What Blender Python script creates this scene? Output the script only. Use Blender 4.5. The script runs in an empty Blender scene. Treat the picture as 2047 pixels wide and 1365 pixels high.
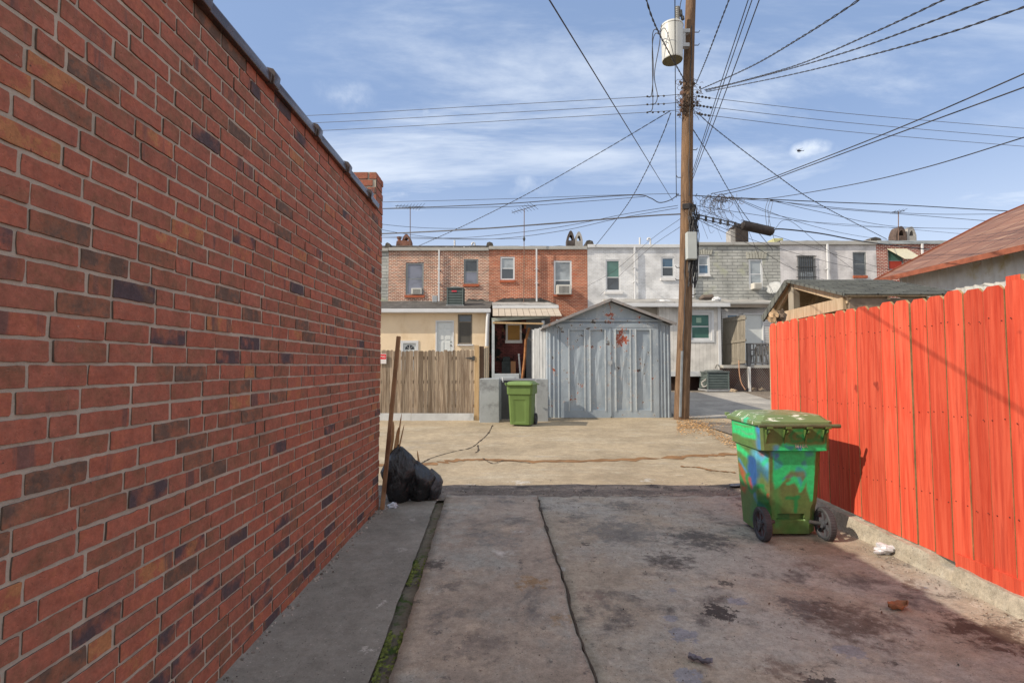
import bpy, math, random
from mathutils import Vector, Matrix, noise
random.seed(7)
S = bpy.context.scene
C = S.collection
# ---------------------------------------------------------------- camera
F = 1010.0; PITCH = math.atan(0.047); CAMZ = 1.5
cd = bpy.data.cameras.new('camera'); cam = bpy.data.objects.new('camera', cd); C.objects.link(cam)
cd.sensor_width = 36; cd.lens = 36*F/2047; cd.clip_start = .05; cd.clip_end = 6000
cam.location = (0, 0, CAMZ); cam.rotation_euler = (math.pi/2+PITCH, 0, 0)
S.camera = cam
# ---------------------------------------------------------------- light
SUNV = Vector((1, .31, -.775)).normalized()      # direction the light travels
elev = math.asin(-SUNV.z); rot = math.atan2(-SUNV.x, -SUNV.y)
sl = bpy.data.lights.new('sun', 'SUN'); sl.energy = 3.0; sl.angle = math.radians(.5); sl.color = (1, .87, .70)
so = bpy.data.objects.new('sun', sl); C.objects.link(so); so.rotation_euler = SUNV.to_track_quat('-Z', 'Y').to_euler()
so.location = (-20, -6, 20)
w = bpy.data.worlds.new('World'); S.world = w; w.use_nodes = True
nt = w.node_tree; nt.nodes.clear()
def N(nt, t, **k):
    n = nt.nodes.new(t)
    for a, b in k.items(): setattr(n, a, b)
    return n
def lk(nt, a, b): nt.links.new(a, b)
def math_(nt, op, a, b=None, c=None, clamp=False):
    n = N(nt, 'ShaderNodeMath', operation=op, use_clamp=clamp)
    for i, v in enumerate((a, b, c)):
        if v is None: continue
        if isinstance(v, (int, float)): n.inputs[i].default_value = v
        else: lk(nt, v, n.inputs[i])
    return n.outputs[0]
def mixc(nt, fac, a, b, bt='MIX'):
    n = N(nt, 'ShaderNodeMix', data_type='RGBA', blend_type=bt)
    for i, v in ((0, fac), (6, a), (7, b)):
        if isinstance(v, (int, float)): n.inputs[i].default_value = v
        elif isinstance(v, (tuple, list)): n.inputs[i].default_value = tuple(v[:3])+(1,)
        else: lk(nt, v, n.inputs[i])
    return n.outputs[2]
def maprange(nt, v, a, b, c=0., d=1., smooth=True):
    n = N(nt, 'ShaderNodeMapRange', interpolation_type='SMOOTHSTEP' if smooth else 'LINEAR')
    lk(nt, v, n.inputs[0])
    for i, x in ((1, a), (2, b), (3, c), (4, d)): n.inputs[i].default_value = x
    return n.outputs[0]
def noise_(nt, vec, scale, detail=6, rough=.6, map_scale=None, dist=0, off=(0,0,0)):
    if map_scale or off != (0,0,0):
        m = N(nt, 'ShaderNodeMapping'); lk(nt, vec, m.inputs[0])
        m.inputs[3].default_value = map_scale or (1,1,1); m.inputs[1].default_value = off; vec = m.outputs[0]
    n = N(nt, 'ShaderNodeTexNoise'); lk(nt, vec, n.inputs['Vector'])
    n.inputs['Scale'].default_value = scale; n.inputs['Detail'].default_value = detail
    n.inputs['Roughness'].default_value = rough; n.inputs['Distortion'].default_value = dist
    return n.outputs[0]
sky = N(nt, 'ShaderNodeTexSky', sky_type='NISHITA', sun_disc=False, sun_elevation=elev, sun_rotation=rot)
sky.air_density = 1.0; sky.dust_density = .6; sky.ozone_density = 1.6
geo = N(nt, 'ShaderNodeNewGeometry'); tc = N(nt, 'ShaderNodeTexCoord'); gvec = tc.outputs['Generated']
sep = N(nt, 'ShaderNodeSeparateXYZ'); lk(nt, gvec, sep.inputs[0])
# cirrus: project the direction on a high plane
zc = math_(nt, 'ADD', math_(nt, 'MAXIMUM', sep.outputs[2], 0.0), .14)
u = math_(nt, 'DIVIDE', sep.outputs[0], zc); v = math_(nt, 'DIVIDE', sep.outputs[1], zc)
cb = N(nt, 'ShaderNodeCombineXYZ'); lk(nt, u, cb.inputs[0]); lk(nt, v, cb.inputs[1])
mp = N(nt, 'ShaderNodeMapping'); lk(nt, cb.outputs[0], mp.inputs[0]); mp.inputs[2].default_value = (0, 0, math.radians(-28)); mp.inputs[3].default_value = (.55, 1.7, 1)
n1 = noise_(nt, mp.outputs[0], 1.15, 10, .62, dist=.5)
n2 = noise_(nt, cb.outputs[0], .6, 4, .5, off=(3.1, 1.7, 0))
cl = math_(nt, 'MULTIPLY', maprange(nt, n1, .45, .70), maprange(nt, n2, .30, .58))
def blob(px, py, rad, lo=.45, hi=.62, sc=9):
    d = (Vector(((px-1023.5)/F, 0, 0))+Vector((0, math.cos(PITCH), math.sin(PITCH)))+Vector((0, -math.sin(PITCH), math.cos(PITCH)))*((682.5-py)/F)).normalized()
    vm = N(nt, 'ShaderNodeVectorMath', operation='SUBTRACT'); lk(nt, gvec, vm.inputs[0]); vm.inputs[1].default_value = d
    m = N(nt, 'ShaderNodeVectorMath', operation='MULTIPLY'); lk(nt, vm.outputs[0], m.inputs[0]); m.inputs[1].default_value = (1, 1, 2.0)
    l = N(nt, 'ShaderNodeVectorMath', operation='LENGTH'); lk(nt, m.outputs[0], l.inputs[0])
    fall = maprange(nt, l.outputs['Value'], 0, rad, 1, 0)
    return maprange(nt, math_(nt, 'MULTIPLY', fall, noise_(nt, gvec, sc, 8, .62)), lo-.2, hi-.05)
for b in ((1618, 300, .055, .30, .52, 22), (695, 195, .13, .48, 1.0, 16), (815, 392, .05, .5, .8, 22), (738, 352, .045, .45, .75, 22), (1050, 355, .20, .5, .9, 9), (850, 232, .07, .5, .85, 20)):
    cl = math_(nt, 'MAXIMUM', cl, math_(nt, 'MULTIPLY', blob(*b), 1.1))
hz = maprange(nt, sep.outputs[2], .0, .42, .50, 0.0)
cl = math_(nt, 'MAXIMUM', math_(nt, 'MULTIPLY', cl, .62), hz)
SKYMUL = 1.0
tint = mixc(nt, .72, mixc(nt, 1.0, sky.outputs[0], (1.24, 1.03, .98), 'MULTIPLY'), (1.20, 1.80, 2.95))
cloudc = (4.7, 5.0, 5.35)
fin = mixc(nt, cl, tint, cloudc)
# unseen fill brightness added to the sky overhead and behind, lifts the shade
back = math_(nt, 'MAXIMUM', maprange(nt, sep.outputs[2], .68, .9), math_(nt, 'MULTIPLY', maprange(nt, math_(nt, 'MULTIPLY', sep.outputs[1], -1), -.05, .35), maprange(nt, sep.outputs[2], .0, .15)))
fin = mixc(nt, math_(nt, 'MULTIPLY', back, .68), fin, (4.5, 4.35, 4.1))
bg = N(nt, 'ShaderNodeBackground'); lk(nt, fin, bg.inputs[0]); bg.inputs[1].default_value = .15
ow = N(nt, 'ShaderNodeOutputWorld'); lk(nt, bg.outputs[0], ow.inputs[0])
S.view_settings.view_transform = 'Standard'; S.view_settings.look = 'None'; S.view_settings.gamma = 1
S.view_settings.exposure = 0.6; S.view_settings.use_curve_mapping = False
S.render.engine = 'CYCLES'; S.cycles.max_bounces = 8
# ---------------------------------------------------------------- helpers
def ray(px, py):
    c, s = math.cos(PITCH), math.sin(PITCH); b = (682.5-py)/F
    return Vector(((px-1023.5)/F, c-s*b, s+c*b))
def P(px, py, Y):
    d = ray(px, py); return Vector((0, 0, CAMZ))+d*(Y/d.y)
def G(px, py, z=0.):
    d = ray(px, py); return Vector((0, 0, CAMZ))+d*((z-CAMZ)/d.z)
def R(x0, y0, x1, y1, Y):
    "pixel rectangle on the plane y=Y -> x0,x1,z0,z1"
    y0, y1 = min(y0, y1), max(y0, y1); a, b = P(x0, (y0+y1)/2, Y), P(x1, (y0+y1)/2, Y); cx = (x0+x1)/2
    return a.x, b.x, P(cx, y1, Y).z, P(cx, y0, Y).z
WOFF = {}
def tag(o, label=None, cat=None, group=None, kind=None):
    if label: o['label'] = label
    if cat: o['category'] = cat
    if group: o['group'] = group
    if kind: o['kind'] = kind
    return o
def empty(name, loc, label, cat, group=None):
    o = bpy.data.objects.new(name, None); C.objects.link(o); o.location = loc; WOFF[o] = Vector(loc)
    o.empty_display_size = .1
    return tag(o, label, cat, group)
class MB:
    def __init__(s): s.v = []; s.f = []; s.m = []; s.c = []; s.mi = 0; s.col = (.5, .5, .5)
    def addf(s, idx): s.f.append(tuple(idx)); s.m.append(s.mi); s.c.append(s.col)
    def add(s, vs, fs):
        b = len(s.v); s.v += [tuple(v) for v in vs]
        for f in fs: s.addf([b+i for i in f])
    def quad(s, a, b, c, d): s.add([a, b, c, d], [(0, 1, 2, 3)])
    def box(s, x0, x1, y0, y1, z0, z1):
        s.add([(x0,y0,z0),(x1,y0,z0),(x1,y1,z0),(x0,y1,z0),(x0,y0,z1),(x1,y0,z1),(x1,y1,z1),(x0,y1,z1)],
              [(3,2,1,0),(4,5,6,7),(0,1,5,4),(1,2,6,5),(2,3,7,6),(3,0,4,7)])
    def hexa(s, p):   # 8 points: bottom ring, top ring
        s.add(p, [(3,2,1,0),(4,5,6,7),(0,1,5,4),(1,2,6,5),(2,3,7,6),(3,0,4,7)])
    def bar(s, a, b, wx, wz, up=(0,0,1)):
        a, b = Vector(a), Vector(b); d = (b-a).normalized(); u_ = Vector(up)
        if abs(d.dot(u_)) > .98: u_ = Vector((0, 1, 0))
        r = d.cross(u_).normalized(); q = r.cross(d).normalized(); r = r*(wx/2); q = q*(wz/2)
        s.hexa([a-r-q, a+r-q, a+r+q, a-r+q, b-r-q, b+r-q, b+r+q, b-r+q])
    def prism(s, pts, ext):
        n = len(pts); e = Vector(ext); pts = [Vector(p) for p in pts]
        s.add(pts+[p+e for p in pts], [tuple(range(n))[::-1], tuple(range(n, 2*n))]+[(i, (i+1) % n, n+(i+1) % n, n+i) for i in range(n)])
    def tube(s, pts, r, n=6, caps=True):
        pts = [Vector(p) for p in pts]; rs = r if isinstance(r, (list, tuple)) else [r]*len(pts)
        vs = []; fs = []; prev = None
        for i, p in enumerate(pts):
            t = (pts[min(i+1, len(pts)-1)]-pts[max(i-1, 0)])
            t = t.normalized() if t.length > 1e-9 else Vector((0,0,1))
            if prev is None:
                a = Vector((0,0,1)) if abs(t.z) < .9 else Vector((1,0,0)); u_ = t.cross(a).normalized()
            else:
                u_ = prev-t*prev.dot(t); u_ = u_.normalized() if u_.length > 1e-6 else t.orthogonal().normalized()
            prev = u_; v_ = t.cross(u_)
            for k in range(n):
                an = 2*math.pi*k/n; vs.append(p+(u_*math.cos(an)+v_*math.sin(an))*rs[i])
        for i in range(len(pts)-1):
            for k in range(n): fs.append((i*n+k, i*n+(k+1) % n, (i+1)*n+(k+1) % n, (i+1)*n+k))
        if caps: fs += [tuple(range(n))[::-1], tuple(range((len(pts)-1)*n, len(pts)*n))]
        s.add(vs, fs)
    def lathe(s, prof, c, n=24, axis='z', caps=True):
        vs = []; fs = []; c = Vector(c)
        for r, z in prof:
            for k in range(n):
                a = 2*math.pi*k/n; x, y = r*math.cos(a), r*math.sin(a)
                vs.append(c+(Vector((x, y, z)) if axis == 'z' else Vector((z, x, y)) if axis == 'x' else Vector((x, z, y))))
        m = len(prof)
        for i in range(m-1):
            for k in range(n): fs.append((i*n+k, i*n+(k+1) % n, (i+1)*n+(k+1) % n, (i+1)*n+k))
        if caps: fs += [tuple(range(n))[::-1], tuple(range((m-1)*n, m*n))]
        s.add(vs, fs)
    def blob(s, c, rx, ry, rz, n=10, m=7, jit=.15, sc=3, seed=0):
        c = Vector(c); vs = []; fs = []
        for i in range(m+1):
            th = math.pi*i/m
            for k in range(n):
                ph = 2*math.pi*k/n; d = Vector((math.sin(th)*math.cos(ph), math.sin(th)*math.sin(ph), math.cos(th)))
                q = 1+jit*noise.noise(d*sc+Vector((seed*3.7, seed*1.3, 0)))*2
                vs.append(c+Vector((d.x*rx*q, d.y*ry*q, d.z*rz*q)))
        for i in range(m):
            for k in range(n): fs.append((i*n+k, (i+1)*n+k, (i+1)*n+(k+1) % n, i*n+(k+1) % n))
        s.add(vs, fs)
    def build(s, name, mats, parent=None, smooth=False, bevel=0, merge=False):
        me = bpy.data.meshes.new(name); me.from_pydata(s.v, [], s.f); 
        if not isinstance(mats, (list, tuple)): mats = [mats]
        for m in mats: me.materials.append(m)
        me.polygons.foreach_set('material_index', s.m)
        at = me.color_attributes.new('rnd', 'FLOAT_COLOR', 'CORNER'); data = []
        for p in me.polygons:
            c = s.c[p.index]
            for _ in range(p.loop_total): data += [c[0], c[1], c[2], 1.]
        at.data.foreach_set('color', data)
        if smooth: me.polygons.foreach_set('use_smooth', [True]*len(me.polygons))
        import bmesh
        bm = bmesh.new(); bm.from_mesh(me)
        if merge: bmesh.ops.remove_doubles(bm, verts=bm.verts, dist=1e-5)
        bmesh.ops.recalc_face_normals(bm, faces=bm.faces); bm.to_mesh(me); bm.free()
        me.update()
        if smooth:
            try: me.set_sharp_from_angle(angle=math.radians(40))
            except Exception: pass
        o = bpy.data.objects.new(name, me); C.objects.link(o); WOFF[o] = Vector((0,0,0))
        if parent: o.parent = parent; o.location = -WOFF[parent]
        if bevel:
            b = o.modifiers.new('bevel', 'BEVEL'); b.width = bevel; b.segments = 2; b.limit_method = 'ANGLE'
        return o
def smooth_path(pts, k=8):
    pts = [Vector(p) for p in pts]
    if len(pts) == 2: return [pts[0].lerp(pts[1], i/(2*k)) for i in range(2*k+1)]
    P_ = [pts[0]*2-pts[1]]+pts+[pts[-1]*2-pts[-2]]; out = []
    for i in range(1, len(P_)-2):
        a, b, c, d = P_[i-1:i+3]
        for j in range(k):
            t = j/k; out.append(.5*((2*b)+(c-a)*t+(2*a-5*b+4*c-d)*t*t+(3*b-a-3*c+d)*t**3))
    return out+[pts[-1]]
def copy_tree(o, parent=None):
    c = o.copy(); C.objects.link(c); c.parent = parent
    for ch in list(o.children): copy_tree(ch, c)
    return c
# ---------------------------------------------------------------- materials
MATS = {}
def base(name, rough=.8, metal=0, spec=.5):
    m = bpy.data.materials.new(name); m.use_nodes = True; nt = m.node_tree
    b = nt.nodes['Principled BSDF']; b.inputs['Roughness'].default_value = rough; b.inputs['Metallic'].default_value = metal
    b.inputs['Specular IOR Level'].default_value = spec
    t = N(nt, 'ShaderNodeTexCoord'); return m, nt, b, t.outputs['Object']
def bump_(nt, b, h, strength=.3, dist=.01):
    n = N(nt, 'ShaderNodeBump'); n.inputs['Strength'].default_value = strength; n.inputs['Distance'].default_value = dist
    lk(nt, h, n.inputs['Height']); lk(nt, n.outputs[0], b.inputs['Normal'])
def mat(name, col, rough=.75, var=.18, scale=3., bump=.25, bscale=60., metal=0, stains=(), stretch=None, rnd=0, bdist=.004, spec=.4):
    if name in MATS: return MATS[name]
    m, nt, b, oc = base(name, rough, metal, spec)
    vec = oc
    if rnd:
        at = N(nt, 'ShaderNodeAttribute', attribute_name='rnd')
        sc = N(nt, 'ShaderNodeVectorMath', operation='SCALE'); lk(nt, at.outputs['Vector'], sc.inputs[0]); sc.inputs['Scale'].default_value = 7.
        ad = N(nt, 'ShaderNodeVectorMath', operation='ADD'); lk(nt, oc, ad.inputs[0]); lk(nt, sc.outputs[0], ad.inputs[1]); vec = ad.outputs[0]
    n = noise_(nt, vec, scale, 8, .65, stretch)
    lo = tuple(max(0, c*(1-var)) for c in col); hi = tuple(min(1, c*(1+var)) for c in col)
    c = mixc(nt, maprange(nt, n, .3, .7, smooth=False), lo, hi)
    for i, st in enumerate(stains):
        sc_, scl, a, bb = st[:4]; ms = st[4] if len(st) > 4 else None
        f = maprange(nt, noise_(nt, vec, scl, 8, .65, ms, off=(i*3.3+1, i*1.7, i*.9)), a, bb)
        c = mixc(nt, f, c, sc_)
    if rnd:
        sp = N(nt, 'ShaderNodeSeparateColor'); lk(nt, at.outputs['Color'], sp.inputs[0])
        k = maprange(nt, sp.outputs[1], 0, 1, 1-rnd, 1+rnd, smooth=False)
        hs = N(nt, 'ShaderNodeHueSaturation'); lk(nt, c, hs.inputs['Color']); lk(nt, k, hs.inputs['Value']); c = hs.outputs[0]
    lk(nt, c, b.inputs['Base Color'])
    if bump: bump_(nt, b, noise_(nt, vec, bscale, 6, .6, stretch), bump, bdist)
    MATS[name] = m; return m
def brickmat(name, c1, c2, mortar, w=.2, h=.068, ms=.012, bias=0., stains=(), bump=.6, rough=.85, offy=0):
    m, nt, b, oc = base(name, rough, 0, .25)
    sp = N(nt, 'ShaderNodeSeparateXYZ'); lk(nt, oc, sp.inputs[0])
    x = math_(nt, 'ADD', sp.outputs[0], sp.outputs[1])
    cbn = N(nt, 'ShaderNodeCombineXYZ'); lk(nt, x, cbn.inputs[0]); lk(nt, math_(nt, 'ADD', sp.outputs[2], 10+offy), cbn.inputs[1])
    wob = noise_(nt, oc, 8, 3, .5); 
    vm = N(nt, 'ShaderNodeVectorMath', operation='ADD'); lk(nt, cbn.outputs[0], vm.inputs[0])
    wv = N(nt, 'ShaderNodeCombineXYZ'); lk(nt, math_(nt, 'MULTIPLY', math_(nt, 'SUBTRACT', wob, .5), .012), wv.inputs[1]); lk(nt, wv.outputs[0], vm.inputs[1])
    br = N(nt, 'ShaderNodeTexBrick'); lk(nt, vm.outputs[0], br.inputs['Vector'])
    br.inputs['Scale'].default_value = 1; br.inputs['Mortar Size'].default_value = ms; br.inputs['Mortar Smooth'].default_value = .25
    br.inputs['Brick Width'].default_value = w; br.inputs['Row Height'].default_value = h; br.inputs['Bias'].default_value = bias
    for k, cc in (('Color1', c1), ('Color2', c2), ('Mortar', mortar)): br.inputs[k].default_value = tuple(cc)+(1,)
    c = br.outputs[0]
    n = noise_(nt, oc, 1.3, 8, .6); c = mixc(nt, 1., c, mixc(nt, maprange(nt, n, .3, .7), (.74,)*3, (1.15,)*3), 'MULTIPLY')
    for i, st in enumerate(stains):
        f = maprange(nt, noise_(nt, oc, st[1], 8, .6, st[4] if len(st) > 4 else None, off=(i*3+2, 0, i)), st[2], st[3]); c = mixc(nt, f, c, st[0])
    lk(nt, c, b.inputs['Base Color'])
    bump_(nt, b, math_(nt, 'SUBTRACT', math_(nt, 'MULTIPLY', noise_(nt, oc, 30, 5, .6), .5), br.outputs['Fac']), bump, .01)
    MATS[name] = m; return m
white = mat('white paint', (.72, .72, .70), .5, .06, 2, .1, stains=(((.45, .43, .38), 3, .62, .8),))
whitevinyl = mat('white vinyl', (.75, .76, .77), .35, .04, 2, .05)
graymetal = mat('galvanized metal', (.42, .44, .46), .45, .2, 4, .15, metal=.3, stains=(((.25, .15, .09), 5, .62, .75),))
blackrub = mat('black rubber', (.03, .03, .032), .6, .3, 8, .2)
cable = mat('cable black', (.045, .045, .05), .6, .2, 5, 0)
cableg = mat('cable gray', (.12, .125, .14), .6, .2, 5, 0)
tar = mat('roof tar', (.09, .085, .08), .9, .5, 3, .8, 20, stains=(((.3, .3, .29), 2.5, .6, .72),), bdist=.03)
darkm = mat('dark metal', (.06, .06, .06), .5, .3, 6, .2)
def glass(name, col, rough=.06, tint2=None):
    if name in MATS: return MATS[name]
    m, nt, b, oc = base(name, rough, 0, .9)
    n = noise_(nt, oc, 1.1, 3, .5, (1, 1, 1.7)); c = mixc(nt, maprange(nt, n, .4, .6), col, tint2 or tuple(x*1.6 for x in col)); lk(nt, c, b.inputs['Base Color'])
    bump_(nt, b, noise_(nt, oc, 1.2, 2, .4), .12, .05)
    MATS[name] = m; return m
g_dark = glass('window glass dark', (.035, .045, .055))
g_blue = glass('window glass blue', (.05, .11, .18))
g_gray = glass('window glass curtained', (.22, .25, .27))
g_green = glass('window glass green', (.06, .15, .125), tint2=(.08, .20, .17))
g_purp = glass('window glass purple', (.12, .13, .17))
# ================================================================ SETTING
def grid(name, poly_fn, nx, ny, m, zf, kind='structure'):
    b = MB(); vs = []; fs = []
    for j in range(ny+1):
        for i in range(nx+1):
            x, y = poly_fn(i/nx, j/ny); vs.append((x, y, zf(x, y)))
    for j in range(ny):
        for i in range(nx):
            a = j*(nx+1)+i; fs.append((a, a+1, a+nx+2, a+nx+1))
    b.add(vs, fs); o = b.build(name, m, smooth=True); o['kind'] = kind; return o
nz = lambda x, y, s, a: noise.fractal(Vector((x*s, y*s, 3.3)), .8, 2., 5)*a
dirt = mat('dirt', (.20, .16, .12), .95, .35, 3, .8, 25, stains=(((.30, .26, .2), 7, .5, .7),), bdist=.02)
grid('ground', lambda u, v: (-2000+4000*u, -1500+4500*v), 4, 4, dirt, lambda x, y: -.12)
# --- alley concrete
def slabmat(name, basec, layers, bump=.35, bs=90, rough=.88, grain=.22, patches=()):
    m, nt, b, oc = base(name, rough, 0, .25)
    c = mixc(nt, maprange(nt, noise_(nt, oc, .9, 10, .68), .32, .68), tuple(x*.78 for x in basec), tuple(x*1.14 for x in basec))
    for i, (col, sc, lo, hi, ms, dist) in enumerate(layers):
        f = maprange(nt, noise_(nt, oc, sc, 11, .70, ms, dist*.35, off=(i*4.1+.7, i*2.3, 0)), lo, hi); c = mixc(nt, f, c, col)
    for (px, py, r, col, k, lo, hi) in patches:      # stains with a shape and a place of their own
        vm = N(nt, 'ShaderNodeVectorMath', operation='DISTANCE'); lk(nt, oc, vm.inputs[0]); vm.inputs[1].default_value = G(px, py, .01)
        fall = maprange(nt, vm.outputs['Value'], 0, r, 1, 0); f = maprange(nt, math_(nt, 'ADD', fall, math_(nt, 'MULTIPLY', math_(nt, 'SUBTRACT', noise_(nt, oc, 7.0/max(r, .2)**.5, 12, .76, off=(px*.01, py*.013, 0)), .5), 3.0)), lo, hi)
        c = mixc(nt, math_(nt, 'MULTIPLY', f, k), c, col)
    gr = noise_(nt, oc, 190, 3, .8); g2 = noise_(nt, oc, 42, 6, .8); g3 = noise_(nt, oc, 9, 8, .75)
    gg = math_(nt, 'ADD', maprange(nt, gr, .3, .7, -grain, grain, False), math_(nt, 'ADD', maprange(nt, g2, .3, .7, -grain, grain, False), maprange(nt, g3, .32, .68, -grain, grain, False)))
    hs = N(nt, 'ShaderNodeHueSaturation'); lk(nt, c, hs.inputs['Color']); lk(nt, math_(nt, 'ADD', gg, 1.), hs.inputs['Value']); c = hs.outputs[0]
    vo = N(nt, 'ShaderNodeTexVoronoi'); lk(nt, oc, vo.inputs['Vector']); vo.inputs['Scale'].default_value = 55
    sel = N(nt, 'ShaderNodeSeparateColor'); lk(nt, vo.outputs['Color'], sel.inputs[0])
    spot = maprange(nt, vo.outputs['Distance'], .16, .26, 1, 0)
    c = mixc(nt, math_(nt, 'MULTIPLY', math_(nt, 'MULTIPLY', spot, maprange(nt, sel.outputs[0], .86, .9)), .55), c, (.55, .52, .48))
    c = mixc(nt, math_(nt, 'MULTIPLY', math_(nt, 'MULTIPLY', spot, maprange(nt, sel.outputs[1], .82, .86)), .7), c, (.07, .06, .055))
    lk(nt, c, b.inputs['Base Color'])
    h = math_(nt, 'ADD', math_(nt, 'MULTIPLY', gr, .5), math_(nt, 'ADD', g2, math_(nt, 'MULTIPLY', g3, 1.5))); bump_(nt, b, h, bump*1.4, .008)
    MATS[name] = m; return m
BLK = (.055, .05, .048); BRN_ = (.12, .075, .055); SLATE = (.26, .27, .295); PALE = (.50, .48, .44)
m_alley = slabmat('alley concrete', (.37, .305, .215), [
    ((.43, .375, .285), .5, .5, .68, (1, 2.2, 1), .3), ((.30, .20, .10), .8, .6, .74, (.5, 2.5, 1), .6), ((.34, .31, .26), 1.6, .55, .72, (.6, 1.8, 1), .4),
    ((.66, .63, .54), 2.2, .65, .70, (.4, 3.5, 1), .8), ((.17, .14, .10), 6, .66, .76, None, .5)], grain=.2,
    patches=[(1040, 955, .5, PALE, .9, .85, 1.), (1300, 951, .5, PALE, .8, .9, 1.05), (940, 962, .35, PALE, .8, .8, 1.0), (1110, 905, .3, (.25, .18, .10), .6, .8, 1.1), (1055, 876, .3, (.25, .18, .1), .6, .8, 1.1)])
m_alley2 = slabmat('alley edge asphalt', (.20, .17, .145), [
    ((.36, .30, .24), 1.4, .48, .64, (.5, 2.2, 1), .5), ((.08, .07, .065), 2.5, .52, .66, None, .6), ((.50, .47, .43), 8, .66, .71, (.5, 2, 1), .6)], bump=.8, grain=.35)
m_slabL = slabmat('left walk concrete', (.26, .25, .22), [
    ((.31, .30, .27), .9, .48, .68, None, .3), ((.18, .175, .16), 1.0, .54, .74, (1, .8, 1), .4), ((.46, .45, .41), 7, .64, .71, (1, .7, 1), .5)], grain=.16, patches=[(760, 1210, .12, PALE, .9, .8, 1.0), (735, 1300, .14, PALE, .9, .8, 1.), (800, 1100, .2, PALE, .5, .8, 1.1), (820, 1040, .2, (.4, .39, .36), .7, .8, 1.1)])
m_slabM = slabmat('middle drive concrete', (.36, .305, .25), [
    ((.34, .335, .30), .9, .45, .60, (1, .8, 1), .5), ((.48, .39, .30), .8, .52, .70, None, .4), ((.16, .15, .14), 2.4, .53, .70, (1, .7, 1), .8), ((.13, .12, .11), 8, .60, .70, None, .5), ((.55, .53, .49), 2.2, .60, .74, None, .5), ((.24, .15, .09), 3, .62, .78, None, .5), ((.08, .075, .07), 13, .68, .73, None, .5)],
    patches=[(870, 1130, .24, BLK, .75, .5, .95), (1030, 1040, .35, (.13, .125, .12), .7, .5, 1.1), (960, 1290, .4, (.15, .13, .12), .6, .5, 1.1), (1065, 1165, .35, (.28, .17, .07), .7, .7, 1.1), (1000, 1080, .5, (.20, .20, .19), .6, .6, 1.1), (900, 1170, .3, (.13, .12, .11), .6, .7, 1.1), (1130, 1240, .25, (.30, .2, .1), .6, .7, 1.1)])
m_slabR = slabmat('right drive concrete', (.385, .335, .265), [
    ((.37, .36, .32), .8, .44, .60, (.7, 1, 1), .5), ((.27, .21, .165), .75, .53, .70, (.8, .8, 1), .6), ((.13, .12, .11), 2.6, .53, .68, (.8, .8, 1), .7), ((.10, .09, .08), 7, .58, .70, (.8, 1, 1), .5), ((.46, .42, .36), 4.5, .60, .70, None, .5),
    ((.24, .25, .28), 1.7, .655, .67, (.8, .8, 1), .8), ((.07, .065, .06), 9, .67, .72, (.6, 1.1, 1), .6), ((.07, .05, .04), 22, .69, .73, None, .4)],
    patches=[(1240, 1060, .8, (.17, .17, .16), .8, .35, 1.0), (1400, 1075, .65, (.085, .085, .083), .9, .4, 1.05), (1340, 1120, .5, BLK, .8, .55, 1.1), (1250, 1010, .5, (.12, .12, .115), .8, .5, 1.1), (1160, 1030, .35, (.16, .16, .15), .7, .6, 1.1), (1170, 1085, .12, BLK, .8, .7, 1.),
      (1440, 1222, .22, BLK, .95, .62, .72), (1475, 1200, .14, SLATE, .95, .62, .70), (1450, 1165, .13, BLK, .8, .7, .85), (1365, 1268, .17, SLATE, .95, .58, .66), (1340, 1235, .10, SLATE, .9, .62, .7), (1345, 1180, .09, SLATE, .9, .66, .74), (1375, 1350, .16, SLATE, .95, .6, .68), (1700, 1300, .18, SLATE, .7, .62, .74),
      (1640, 1362, .2, BLK, .9, .64, .74), (1610, 1215, .38, (.12, .11, .105), .85, .5, .95), (1700, 1240, .6, (.10, .07, .055), .8, .4, 1.05), (1980, 1270, .5, (.085, .055, .042), .9, .45, .95), (1830, 1175, .3, BRN_, .7, .7, 1.1), (1620, 1130, .35, BRN_, .55, .6, 1.2), (1480, 1000, .4, (.13, .09, .08), .7, .6, 1.2), (1290, 993, .35, BLK, .6, .7, 1.2), (1120, 1135, .12, PALE, .9, .7, .85), (1110, 1105, .10, PALE, .8, .7, .85), (1560, 1340, .3, BRN_, .6, .6, 1.1), (1180, 1190, .3, (.20, .14, .12), .6, .6, 1.2)])
def alley_z(x, y):
    d = (y-8.25)/2.2; return -.015-.05*math.exp(-d*d)+nz(x, y, .6, .008)+max(0, y-11.5)*.012
grid('alley', lambda u, v: (-30+64*u, 6.46+9.0*v), 130, 40, m_alley, alley_z)
grid('alley_edge', lambda u, v: (-30+64*u, (5.72 if u < .999 else 5.72)+.76*v+.05*noise.noise(Vector((u*90, 3, 1)))*(1 if v > .5 else 0)), 330, 6, m_alley2, lambda x, y: -.010+nz(x, y, 3, .012)+(.004 if y < 6.3 else -.003))
# left walk, gutter and slabs
GL = lambda y: -.56-.048*y   # left edge of gutter
GR = lambda y: -.45-.052*y
JX = lambda y: .462-.030*y+.016*noise.noise(Vector((y*2.3, 4.4, 0)))+.008*noise.noise(Vector((y*9, 2.4, 0)))
def edge(n, a=.012): return noise.noise(Vector((n*7.3, 1.7, 0)))*a
LY = 5.72
grid('left_walk', lambda u, v: ((-1.5+(GL(-3+v*(LY+2.9))+edge(-3+v*8)+1.5)*u), -3+v*(LY+2.9)), 12, 90, m_slabL, lambda x, y: .012+nz(x, y, 1.2, .004)+max(0, (-1.28-x))*.12)
grid('gutter', lambda u, v: (-1.0+.7*u, -3+v*9.2), 8, 80, mat('gutter mud', (.17, .145, .11), .95, .35, 6, .9, 30, stains=(((.06, .10, .02), 7, .52, .64),), bdist=.02), lambda x, y: -.035+nz(x, y, 3, .02))
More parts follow.
